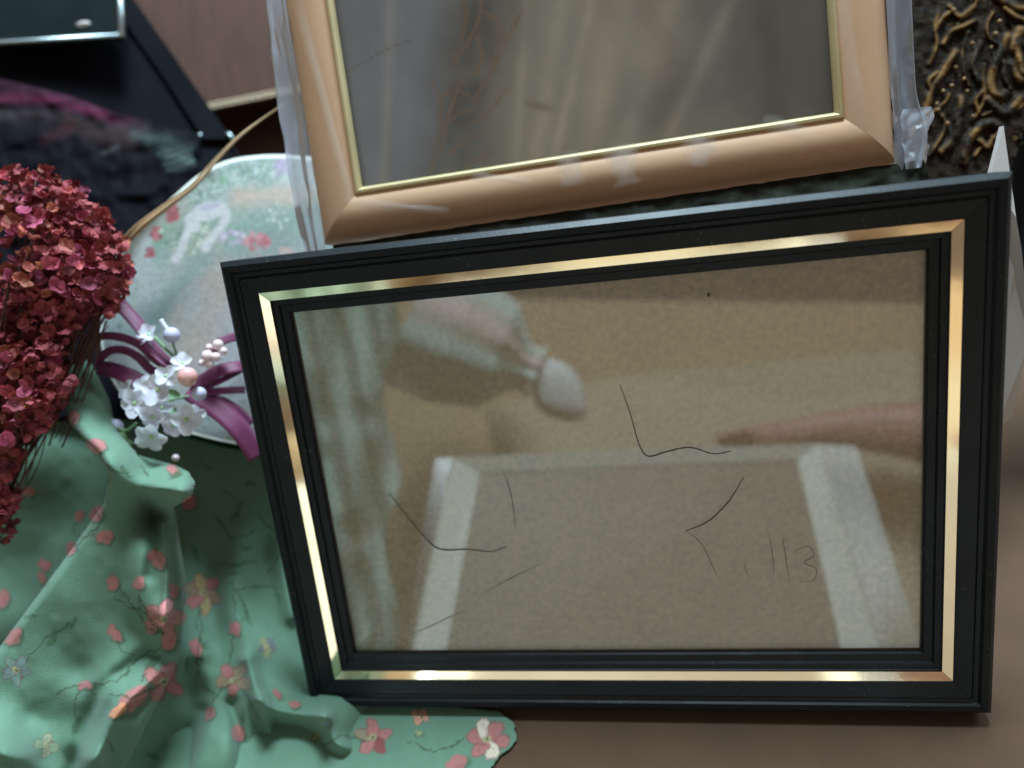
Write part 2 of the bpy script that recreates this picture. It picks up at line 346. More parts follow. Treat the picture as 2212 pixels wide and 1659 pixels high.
# ------------------------------------------------------------------ tan frame in plastic
TW, TH = 0.2361, 0.19
ta = np.array([0.98155, -0.10702, -0.15846]) * flip; tb = np.array([0.12819, 0.98317, 0.13016]) * flip
tz = np.cross(ta, -tb)
t_bl = np.array([-0.08329, -0.06044, 0.318]) * flip
tan_m = pose(ta, -tb, tz, t_bl + ta * TW / 2 - tb * TH / 2)
tanf = thing('tan_picture_frame', 'tan wooden picture frame with a gilt lip, wrapped in clear plastic, behind the black frame', 'picture frame', mat=tan_m)
mitred(tanf, 'frame_rail', TW, TH, mmv([(0, -14), (0, -6.5), (0.6, -4.6), (2, -2.6), (4.2, -1.0), (7.5, 0), (11, 0.3), (14.5, -0.2), (17.2, -1.3), (18.6, -2.2), (18.6, -14)]), M_TAN, smooth=True)
mitred(tanf, 'gilt_lip', TW, TH, mmv([(18.7, -5), (18.7, -1.7), (19.3, -1.1), (20.2, -1.1), (21.0, -1.9), (21.6, -3.2), (21.6, -5)]), M_GILT, smooth=True)
# picture: print with haze, glare and reflections painted into its colours
nu, nv = 260, 200
px_, py_ = np.meshgrid(np.linspace(-TW / 2 + .0212, TW / 2 - .0212, nu), np.linspace(-TH / 2 + .0212, TH / 2 - .0212, nv))
U = (px_ + TW / 2) * 1000; Vv = (py_ + TH / 2) * 1000     # mm from the lower left corner
warp = 5 * (vnoise(U, Vv, 18, 1) - .5); Ud = U + warp - 0.28 * (Vv - 25)
c = np.zeros(U.shape + (3,)) + S((168, 164, 154))
c = mix(c, S((150, 156, 172)), np.clip((70 - Ud) / 22, 0, 1))
c = mix(c, S((80, 70, 58)), np.clip(1.2 - np.abs(U - 62 - .34 * (Vv - 25)) / 20, 0, 1) * (.55 + .45 * vnoise(U, Vv, 6, 11)))
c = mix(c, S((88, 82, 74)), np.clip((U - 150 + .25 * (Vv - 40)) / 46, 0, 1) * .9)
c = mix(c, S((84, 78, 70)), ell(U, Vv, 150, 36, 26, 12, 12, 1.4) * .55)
for x0, x1, wd, am in [(96, 124, 3.5, .5), (104, 138, 2.2, .45), (118, 150, 6, .4), (88, 106, 2, .35), (30, 48, 2.5, .35), (150, 204, 3, .35), (132, 176, 5, .3)]:  # pale glare streaks painted across the picture
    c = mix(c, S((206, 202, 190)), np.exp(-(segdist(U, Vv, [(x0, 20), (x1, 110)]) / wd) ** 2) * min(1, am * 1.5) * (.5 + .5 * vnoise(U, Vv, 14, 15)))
c = 1.9 * c * (0.9 + 0.2 * vnoise(U, Vv * .6, 9, 5))[..., None]
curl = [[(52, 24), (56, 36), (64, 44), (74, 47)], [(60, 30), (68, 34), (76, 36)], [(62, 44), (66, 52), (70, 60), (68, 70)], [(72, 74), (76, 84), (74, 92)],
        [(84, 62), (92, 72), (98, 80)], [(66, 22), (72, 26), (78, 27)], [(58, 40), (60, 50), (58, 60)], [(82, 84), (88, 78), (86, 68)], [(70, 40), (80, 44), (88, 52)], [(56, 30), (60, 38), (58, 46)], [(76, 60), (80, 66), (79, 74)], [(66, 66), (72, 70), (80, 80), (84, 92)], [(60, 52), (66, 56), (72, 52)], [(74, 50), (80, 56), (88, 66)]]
for k in curl:  # gold curls painted in as the ornate frame's reflection
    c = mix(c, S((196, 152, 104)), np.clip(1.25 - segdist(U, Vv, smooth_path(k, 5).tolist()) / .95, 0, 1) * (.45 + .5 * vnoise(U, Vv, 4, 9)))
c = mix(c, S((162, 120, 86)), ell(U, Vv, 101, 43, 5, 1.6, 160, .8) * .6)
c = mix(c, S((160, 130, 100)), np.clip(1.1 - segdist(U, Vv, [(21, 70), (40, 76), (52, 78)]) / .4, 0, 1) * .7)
mk('picture', np.stack([px_, py_, np.full_like(px_, -.0068)], -1).reshape(-1, 3), grid_faces(nu, nv), M_PICTURE, tanf, attr=c.reshape(-1, 3))
v, f = boxv(-TW / 2 + .021, TW / 2 - .021, -TH / 2 + .021, TH / 2 - .021, -.0052, -.0042); mk('picture_glass', v, f[1:], M_PICGLASS, tanf)
v, f = boxv(-TW / 2 + .0187, TW / 2 - .0187, -TH / 2 + .0187, TH / 2 - .0187, -.0135, -.0072); mk('backing_board', v, f, M_KRAFTD, tanf)
def film(name, us, vs, fn, mat=M_FILM):                       # wavy film in the frame's own axes
    A, B = np.meshgrid(us, vs); P = fn(A, B); return mk(name, P.reshape(-1, 3), grid_faces(len(us), len(vs)), mat, tanf, smooth=True)
def leftfilm(A, B):
    wv = .0012 * np.sin(B * 70 + 1) + .002 * (vnoise(A * 9, B * 90, 1, 3) - .5)
    x = -TW / 2 + .0010 - A * (.0088 + .0016 * np.sin(B * 31)) ; z = -.004 + .0035 * np.sin(A * 7 + B * 25) * A + wv
    return np.stack([x, -TH / 2 + B, z], -1)
film('plastic_sleeve', np.linspace(0, 1, 14), np.linspace(-.004, TH, 80), leftfilm)
def rightfilm(A, B):
    wd = .0065 + .0065 * np.clip(B / .09, 0, 1) + .004 * np.exp(-((B - .008) / .011) ** 2)
    x = TW / 2 - .0008 + A * wd; z = -.004 + .006 * np.sin(A * 8.5 + B * 40) * A * .8 + .003 * (vnoise(A * 6, B * 60, 1, 8) - .5)
    return np.stack([x, -TH / 2 + B, z], -1)
film('plastic_sleeve', np.linspace(0, 1, 22), np.linspace(-.004, TH, 90), rightfilm)
def botfilm(A, B):
    r = vnoise(A * 70, B * 4, 1, 12) - .5; r2 = vnoise(A * 26, B * 2, 1, 13) - .5
    return np.stack([-TW / 2 + A * TW, -TH / 2 - .0008 - B * .008 + r * .0003, -.0035 + B * .004 + r * .0012 + r2 * .004 * B], -1)
film('plastic_sleeve', np.linspace(.02, 1.04, 160), np.linspace(0, 1, 8), botfilm, M_SHADEFOLD)
def wisp(u0, v0, u1, v1, wd, am, seed):            # painted glare patches where the bag lies wrinkled over the frame's face
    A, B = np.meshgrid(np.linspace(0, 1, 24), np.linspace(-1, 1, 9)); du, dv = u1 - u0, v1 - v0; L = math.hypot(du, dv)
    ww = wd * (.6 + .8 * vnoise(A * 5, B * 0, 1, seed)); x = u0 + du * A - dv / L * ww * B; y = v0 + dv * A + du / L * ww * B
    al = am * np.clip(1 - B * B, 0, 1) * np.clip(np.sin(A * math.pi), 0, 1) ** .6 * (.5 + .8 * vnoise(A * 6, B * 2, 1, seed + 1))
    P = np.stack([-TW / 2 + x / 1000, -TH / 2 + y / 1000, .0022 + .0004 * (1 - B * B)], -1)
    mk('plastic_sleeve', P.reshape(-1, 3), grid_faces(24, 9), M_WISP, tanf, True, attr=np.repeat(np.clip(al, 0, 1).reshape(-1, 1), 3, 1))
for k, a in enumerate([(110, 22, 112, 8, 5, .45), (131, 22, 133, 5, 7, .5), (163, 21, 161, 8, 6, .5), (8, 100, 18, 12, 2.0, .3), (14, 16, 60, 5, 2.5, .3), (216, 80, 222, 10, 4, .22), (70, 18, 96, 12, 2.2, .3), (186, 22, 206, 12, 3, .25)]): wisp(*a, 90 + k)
def cornerfilm(A, B):                             # crumpled lower right corner
    th = A * 2.6; r = .0075 + .003 * vnoise(A * 7, B * 6, 1, 4)
    return np.stack([TW / 2 + .001 + np.sin(th) * r * (1 + .5 * B), -TH / 2 - .004 + B * .022, -.007 + np.cos(th) * r * .7 + .002 * vnoise(A * 9, B * 9, 1, 5)], -1)
film('plastic_sleeve', np.linspace(0, 1, 24), np.linspace(0, 1, 20), cornerfilm)

# ------------------------------------------------------------------ ornate frame, upper right
zo = lambda p: [((2266 + x / 3.6875) / 1.2058, (y / 3.6875) / 1.2058) for x, y in p]
od = lambda x, y: .335 - (np.asarray(x) - 2000) * 2.2e-5 + (400 - np.asarray(y)) * 2e-5
orn = thing('ornate_picture_frame', 'dark ornate frame with raised gilt scrollwork, behind the tan frame', 'picture frame', Q(2150, 400, .34))
pl = [(1900, 640), (1900, -300), (2700, -300), (2700, 640)]
SCR = [([(820, 500), (700, 690), (600, 860), (530, 1060)], 26), ([(1060, 420), (1000, 560), (985, 650), (1030, 770)], 22), ([(1320, 350), (1220, 580), (1160, 750), (1180, 880), (1260, 920), (1310, 890)], 30),
       ([(1130, 960), (1230, 1050), (1320, 1090), (1400, 1010), (1450, 940)], 32), ([(1410, 480), (1440, 600), (1475, 690), (1560, 740)], 26), ([(1360, 620), (1400, 730), (1475, 775), (1580, 790)], 30),
       ([(1385, 460), (1400, 380), (1440, 290)], 38), ([(880, 940), (870, 1050), (830, 1150)], 26), ([(850, 1150), (830, 1290), (760, 1390), (690, 1460)], 30),
       ([(900, 1560), (920, 1420), (1000, 1270), (1100, 1190), (1200, 1190), (1250, 1250), (1210, 1330)], 30), ([(1290, 600), (1290, 740), (1340, 860)], 18),
       ([(1200, -40), (1380, 60), (1500, 80)], 26), ([(1300, 80), (1400, 160), (1500, 200)], 20), ([(700, 420), (780, 300), (900, 250), (1010, 200)], 18), ([(760, 60), (860, 160), (1000, 60)], 18),
       ([(640, 700), (560, 780), (600, 900)], 16), ([(1050, 1350), (1130, 1420), (1180, 1320)], 20), ([(620, 300), (690, 180), (760, 120)], 16), ([(1080, 880), (1010, 960), (1040, 1080)], 16)]
X, Y = np.meshgrid(np.arange(1960, 2430, 2.2), np.arange(-260, 700, 2.2)); rel = np.zeros(X.shape); gl_ = np.zeros(X.shape); rr = random.Random(5)
SM = [(p, wd * 1.8) for p, wd in SCR]
SM += [(p, wd) for p, wd in [([(560, 1500), (640, 1380), (700, 1280), (720, 1180), (690, 1110)], 22), ([(940, 300), (900, 420), (880, 560), (900, 700), (950, 820)], 20), ([(1100, 620), (1080, 760), (1100, 900), (1060, 1040), (980, 1160)], 22),
    ([(560, 620), (610, 520), (640, 400), (620, 260), (660, 120)], 24), ([(1180, 120), (1120, 240), (1140, 360), (1220, 420)], 20), ([(1500, 860), (1480, 980), (1400, 1080)], 22), ([(1000, 1500), (1080, 1400), (1180, 1400), (1240, 1480)], 22),
    ([(1040, -60), (1000, 60), (940, 140), (860, 180)], 22), ([(1560, 300), (1500, 420), (1520, 560)], 22), ([(760, 900), (720, 980), (600, 1080), (570, 1200)], 20), ([(1240, 960), (1180, 1060), (1080, 1110)], 18), ([(1500, -40), (1560, 80), (1540, 200)], 22)]]
for p, wd in SM:
    d = segdist(X, Y, smooth_path(zo(p), 3).tolist()) / (wd / 3.6875 / 1.2058 * 1.1); m = np.clip(1 - d * d, 0, 1) ** 1.3
    rel = np.maximum(rel, m * min(1, wd / 28)); gl_ = np.maximum(gl_, np.clip(m - .3, 0, 1) * 1.4)
wear = np.clip(2.4 * vnoise(X, Y, 22, 3) - .75, 0, 1) * (.5 + .5 * vnoise(X, Y, 5, 8)); c = np.zeros(X.shape + (3,)) + S((24, 19, 16)); c = mix(c, S((44, 33, 25)), vnoise(X, Y, 11, 4) * .8); c = mix(c, S((116, 84, 46)), gl_ * np.clip(wear * 1.15, 0, 1)); c = mix(c, S((130, 104, 64)), np.clip(vnoise(X, Y, 3.5, 17) * 3 - 2.4, 0, 1) * .5)
D = od(X, Y) + .001 - rel * .0022 - .0010 * vnoise(X, Y, 16, 6) - .0003 * vnoise(X, Y, 4, 7); kp = (X < 2225 + (250 - Y) * .355).ravel(); idx = np.cumsum(kp) - 1; G = grid_faces(X.shape[1], X.shape[0]); G = G[kp[G].all(1)]
o = mk('frame_rail', Qn(X, Y, D).reshape(-1, 3)[kp], idx[G][:, ::-1], M_ORN, orn, True, world=True, attr=c.reshape(-1, 3)[kp]); sm = o.modifiers.new('thickness', 'SOLIDIFY'); sm.thickness = .012; sm.offset = -1
for x, y in [(980, 420), (1160, 460), (780, 830), (900, 760), (1240, 210), (800, 100), (980, 1120), (740, 1190), (640, 1000), (650, 1060), (820, 650), (930, 880), (700, 880), (1200, 330)]:
    q = zo([(x, y)])[0]; V, F = ball(Q(*q, float(od(*q)) - .001), random.uniform(.0008, .0013), nu=8, nv=6); mk('boss', V, F, M_ORNG, orn, True, world=True)
dk = thing('dark_frame', 'plain black frame edge at the far right, beside the ornate frame', 'picture frame', Q(2230, 300, .36))
v, f = slab([Q(2180, 330, .352), Q(2236, 130, .352), Q(2500, 100, .33), Q(2500, 700, .33), Q(2160, 620, .36)], .01); mk('frame_rail', v, f, M_BLACK, dk, world=True)
V, F = tube([Q(2170, 285, .349), Q(2186, 262, .3495), Q(2215, 226, .349), Q(2240, 200, .348)], .0005, 6); mk('edge_line', V, F, M_SILVER, dk, True, world=True)

# ------------------------------------------------------------------ black art print and silver-edged frame, upper left
art = thing('black_art_print', 'large black framed art print with magenta swirl and grey feather, at the upper left', 'framed print', Q(200, 420, .45))
ad = lambda x, y: .452 - (np.asarray(y, float)) * 8e-5 + (np.asarray(x, float) - 250) * 3e-5
P = lambda x, y, dd=0: Q(x, y, float(ad(x, y)) + dd)
v, f = slab([P(-300, -60), P(242, -60), P(285, 0), P(400, 164), P(522, 338), P(420, 480), P(330, 900), P(-300, 900)], .012); mk('board', v, f, M_PANEL, art, world=True)
V, F = slab([P(192, -60, -.004), P(248, -60, -.004), P(290, 0, -.004), P(405, 164, -.004), P(500, 300, -.004), P(440, 300, -.004), P(352, 164, -.004), P(236, 0, -.004)], .005)
mk('frame_rail', V, F, M_PANEL, art, world=True)
xs, ys = np.meshgrid(np.arange(-60, 440, 2.0), np.arange(150, 640, 2.0))
X, Y = xs + 8 * (vnoise(xs, ys, 40, 2) - .5), ys + 8 * (vnoise(xs, ys, 40, 4) - .5)
c = np.zeros(X.shape + (3,)) + S((13, 12, 17))
for pth, col, wd, am in [([(-60, 172), (60, 190), (150, 215), (250, 245), (300, 275)], (70, 40, 56), 20, .55), ([(-60, 215), (80, 215), (180, 235), (280, 262)], (84, 30, 54), 12, .6),
                         ([(-60, 245), (60, 250), (170, 262), (290, 290)], (64, 56, 58), 14, .5), ([(150, 262), (200, 290), (290, 300)], (54, 38, 36), 18, .45),
                         ([(100, 300), (130, 290), (150, 275)], (54, 28, 32), 14, .5), ([(225, 330), (258, 312)], (66, 66, 64), 5, .6)]:
    c = mix(c, S(col), np.exp(-(segdist(X, Y, smooth_path(pth, 4).tolist()) / wd) ** 2) * min(1, am * 1.0) * (.7 + .6 * vnoise(X * .3, Y, 9, 6)))
for pth, wd in [([(290, 290), (340, 302), (370, 310), (430, 340)], 10), ([(320, 318), (370, 325), (420, 348)], 8), ([(360, 352), (400, 350), (440, 345)], 7), ([(345, 335), (395, 340)], 5), ([(365, 366), (400, 362)], 4)]:
    c = mix(c, S((84, 98, 96)), np.exp(-(segdist(X, Y, pth) / wd) ** 2) * (.36 + .2 * np.sin(X * .16 + Y * .5)))
c = mix(c, S((48, 52, 50)), np.clip(1.2 - segdist(X, Y, [(235, 245), (330, 262), (436, 292)]) / 1.4, 0, 1)); c = mix(c, S((34, 40, 40)), inpoly(X, Y, [(250, 248), (436, 294), (418, 330), (330, 305), (290, 290)]) * .35)
keep = inpoly(xs, ys, [(-60, 150), (0, 168), (150, 205), (250, 243), (440, 292), (415, 330), (440, 380), (360, 640), (-60, 640)])
idx = np.cumsum(keep.ravel()) - 1; G = grid_faces(xs.shape[1], xs.shape[0]); G = G[keep.ravel()[G].all(1)]
mk('print', Qn(xs, ys, ad(xs, ys) - .0042 - .003 * vnoise(xs + ys, ys * 2, 60, 61) * np.clip((ys - 160) / 60, 0, 1) - .002 * vnoise(xs, ys, 22, 62)).reshape(-1, 3)[keep.ravel()], idx[G], M_PRINTD, art, world=True, attr=c.reshape(-1, 3)[keep.ravel()])
for pts, r in [([(490, 288), (497, 292), (503, 302)], .0011), ([(428, 293), (436, 291)], .0010)]:  # bright silver bits put in as glints along the edge
    V, F = tube([P(x, y, -.0048) for x, y in pts], r, 6); mk('painted_glint', V, F, M_SILVER, art, True, world=True)
sil = thing('silver_edged_frame', 'dark picture with a thin silver edge in the top left corner, on the art print', 'picture frame', Q(100, 80, .42))
sd = lambda x, y: .425 - y * 6e-5
v, f = slab([Q(x, y, sd(x, y)) for x, y in [(-300, 108), (262, 74), (258, -60), (-300, -60)]], .006); mk('picture', v, f, material('dark_photo', (0.010, 0.015, 0.015), 0.5, spec=0.03, noise=.3, nscale=30), sil, world=True)
for pts, wd in [([(-300, 110), (265, 76)], .0011), ([(263, 80), (258, -60)], .0016)]:
    V, F = tube([Q(x, y, sd(x, y) - .001) for x, y in pts], wd, 8); mk('silver_edge', V, F, M_SILVER, sil, True, world=True)
V, F = ball(Q(180, 53, sd(180, 53) - .0004), .0042, (1, .35, .4), 14, 8); mk('pale_spot', V, F, M_WHITEB, sil, True, world=True)

# ------------------------------------------------------------------ painted plaque
plq = thing('painted_plaque', 'oval painted plaque with white geese and garden flowers, behind the black frame', 'plaque', Q(545, 900, .36))
pcx, pcy, prx, pry = 552, 642, 335, 306
pd = lambda x, y: .363 + (np.asarray(y) - 640) * -7.5e-5 + (np.asarray(x) - 545) * 1e-5
OUT = smooth_path([(620, 336), (555, 338), (490, 349), (430, 379), (370, 430), (310, 484), (262, 540), (232, 605), (216, 690), (226, 780), (262, 850), (330, 905), (430, 941), (540, 962), (650, 960), (760, 925), (850, 830), (885, 690), (868, 540), (800, 420), (715, 352), (620, 336)], 20)
pcx, pcy = 560, 650
na, nr = len(OUT), 170
R_ = np.linspace(0, 1, nr)[:, None] * np.ones((1, na))
X = pcx + (OUT[None, :, 0] - pcx) * R_; Y = pcy + (OUT[None, :, 1] - pcy) * R_
n1 = lambda s, k: vnoise(X, Y, s, k)
c = np.zeros(X.shape + (3,)) + S((176, 190, 196))
c = mix(c, S((150, 178, 186)), np.clip(n1(60, 1) * 1.6 - .5, 0, 1)); c = mix(c, S((196, 182, 172)), np.clip(n1(75, 2) * 2.2 - 1.2, 0, 1))
c = mix(c, S((190, 178, 168)), np.exp(-(segdist(X, Y, [(560, 575), (480, 640), (430, 740), (400, 800)]) / 42) ** 2) * .8)      # path
c = mix(c, S((118, 158, 160)), np.exp(-(segdist(X, Y, [(440, 560), (380, 620), (320, 720)]) / 26) ** 2) * .75)                   # water
c = mix(c, S((186, 190, 205)), np.exp(-(segdist(X, Y, [(520, 700), (470, 800), (520, 880)]) / 50) ** 2) * .6)
band = np.exp(-((Y - 485 + .18 * (X - 520)) / 55) ** 2) * (X > 330)
c = mix(c, S((120, 164, 146)), band * (.5 + .5 * n1(9, 3)))
c = mix(c, S((206, 178, 158)), np.exp(-(segdist(X, Y, [(520, 425), (660, 420)]) / 24) ** 2) * (.6 + .4 * vnoise(X, Y * 4, 16, 6)))  # bank
leafy = np.exp(-(segdist(X, Y, [(420, 420), (500, 375), (580, 360)]) / 30) ** 2)
c = mix(c, S((98, 150, 126)), leafy * .8 * (n1(7, 4) > .42)); c = mix(c, S((196, 226, 220)), leafy * .6 * (n1(5, 7) > .66))
for k in range(26):                               # long painted blades of foliage
    a0 = random.uniform(-160, -20) * math.pi / 180; x0 = random.uniform(430, 590); y0 = 395 + random.uniform(-8, 18); ln = random.uniform(18, 44)
    c = mix(c, S(random.choice([(92, 146, 118), (126, 176, 150), (176, 212, 200)])), np.clip(1.5 - segdist(X, Y, [(x0, y0), (x0 + ln * math.cos(a0), y0 + ln * math.sin(a0))]) / 1.7, 0, 1) * .8)
def dabs(cx, cy, rx, ry, cols, n, r0, r1):
    global c
    for k in range(n):
        t = random.uniform(0, 6.28); q = random.random() ** .5
        c = mix(c, S(random.choice(cols)), ell(X, Y, cx + rx * q * math.cos(t), cy + ry * q * math.sin(t), random.uniform(r0, r1), random.uniform(r0, r1), random.uniform(0, 180), .6) * .85)
dabs(612, 360, 22, 20, [(184, 160, 206), (206, 190, 224), (160, 140, 190)], 26, 3, 6)
dabs(400, 505, 60, 46, [(88, 128, 96), (150, 186, 160), (210, 226, 210)], 60, 2, 5)
dabs(372, 456, 14, 22, [(176, 62, 78), (146, 44, 60), (196, 96, 110)], 26, 4, 8)
dabs(336, 504, 14, 14, [(176, 66, 80), (140, 44, 56), (200, 110, 120)], 16, 4, 7)
dabs(322, 546, 13, 12, [(176, 80, 96), (150, 60, 80)], 12, 4, 6)
dabs(555, 521, 30, 17, [(218, 120, 138), (228, 150, 160), (206, 92, 118)], 40, 3, 7)
dabs(498, 512, 30, 16, [(196, 180, 214), (180, 168, 206), (214, 204, 226)], 28, 3, 6)
dabs(600, 470, 26, 30, [(226, 234, 232), (150, 186, 170), (120, 160, 140)], 40, 2, 4)
dabs(440, 515, 16, 30, [(206, 222, 206), (226, 236, 222)], 30, 2, 3.2)
dabs(610, 545, 24, 10, [(226, 170, 150), (210, 190, 200)], 16, 3, 6)
dabs(260, 640, 40, 70, [(150, 176, 172), (170, 190, 184), (120, 150, 140)], 50, 3, 7)
trunk = np.exp(-(segdist(X, Y, [(450, 372), (370, 425), (290, 520), (250, 600)]) / 15) ** 2)
c = mix(c, S((92, 88, 66)), trunk * .85)
goose = np.zeros(X.shape)
goose = np.maximum(goose, ell(X, Y, 450, 456, 38, 20, -14, .15))
for pth, wd in [([(476, 444), (488, 462), (482, 484), (466, 504), (452, 522), (444, 536)], 8.5), ([(420, 468), (408, 492), (398, 520), (388, 545), (378, 562)], 8)]:
    goose = np.maximum(goose, np.clip(1.6 - segdist(X, Y, smooth_path(pth, 4).tolist()) / wd, 0, 1))
goose = np.maximum(goose, ell(X, Y, 415, 482, 22, 16, 60, .2))
for gx, gy in [(446, 534), (379, 560)]: goose = np.maximum(goose, ell(X, Y, gx, gy, 8, 7, 0, .3))
c = mix(c, S((214, 216, 228)), goose * .85); c = mix(c, S((176, 172, 208)), ell(X, Y, 452, 446, 26, 7, -12, .5) * .7)
c = (c * .8 + .2 * c.mean(-1, keepdims=True)) * .50 * np.array([1.12, 1.0, .92]) * (0.72 + .36 * vnoise(X, Y, 3.0, 21) + .2 * vnoise(X, Y * 2.2, 6, 22))[..., None]
c = mix(c, S((226, 228, 222)), (R_ > .988) * .9)
dome = .004 * (1 - R_ ** 2)
top = Qn(X, Y, pd(X, Y) - dome)
mk('painted_face', top.reshape(-1, 3), grid_faces(na, nr), M_PLAQUE, plq, True, world=True, attr=c.reshape(-1, 3))
V = []; ox, oy = OUT[:, 0], OUT[:, 1]
ringp = lambda sc, dz, dx=0, dy=0: list(Qn(pcx + (ox - pcx) * sc + dx, pcy + (oy - pcy) * sc + dy, pd(ox, oy) + dz))
for sc, dz in [(1.0, .0003), (1.005, .0012), (1.004, .005), (.97, .0065)]: V += ringp(sc, dz)
mk('rim', V, grid_faces(na, 4), M_RIM, plq, True, world=True)
V = []
for sc, dz in [(.97, .0062), (.985, .008), (.985, .014), (.9, .016)]: V += ringp(sc, dz, 12, 24)
mk('base_ring', V, grid_faces(na, 4), material('green_felt', S((40, 84, 62)), 0.9, noise=.2, nscale=200), plq, True, world=True)

# dry reed across the plaque
pts = np.array([(612, 226, .352), (560, 262, .350), (515, 298, .347), (470, 345, .345), (420, 402, .343), (360, 448, .342), (305, 492, .342), (262, 540, .345)])
q = smooth_path(pts, 6); r = np.interp(np.linspace(0, 1, len(q)), [0, .35, .6, .85, 1], [.0004, .0006, .0008, .0013, .0009])
V, F = tube(Qn(q[:, 0], q[:, 1], q[:, 2]), r, 8)
q2 = q.copy(); q2[:, 0] -= np.linspace(0, 14, len(q)); q2[:, 1] -= np.linspace(0, 3, len(q)); tube(Qn(q2[:, 0], q2[:, 1], q2[:, 2] + .001), r * .6, 6, V, F)
tag(mk('reed', V, F, M_REED, None, True, world=True), 'long tan dry reed curving over the edge of the painted plaque', 'dry reed')

# ------------------------------------------------------------------ green floral cloth
def rbf(ctrl, X, Y, s=110.0, lam=1e-3):
    P = np.array(ctrl, float); K = lambda a, b: np.sqrt(((a[:, None, :] - b[None]) ** 2).sum(-1) + s * s * .15)
    A = K(P[:, :2], P[:, :2]); n = len(P); B = np.c_[np.ones(n), P[:, :2] / 1000]
    Mx = np.block([[A - lam * np.eye(n), B], [B.T, np.zeros((3, 3))]]); sol = np.linalg.solve(Mx, np.r_[P[:, 2], 0, 0, 0])
    out = np.empty(X.size); G = np.c_[X.ravel(), Y.ravel()]
    for i in range(0, len(G), 20000):
        g = G[i:i + 20000]; out[i:i + 20000] = K(g, P[:, :2]) @ sol[:n] + np.c_[np.ones(len(g)), g / 1000] @ sol[n:]
    return out.reshape(X.shape)
Z3 = lambda x, y: (x / 2.5005, 995.2 + y / 2.5005)
Z4 = lambda x, y: ((700 + x / 2.765) / 1.2058, (1600 + y / 2.765) / 1.2058)
MINT = S((100, 133, 111)); CORAL = S((172, 110, 105)); CORD = S((136, 72, 70)); OLIVE = S((58, 72, 48)); CREAM = S((170, 160, 120))
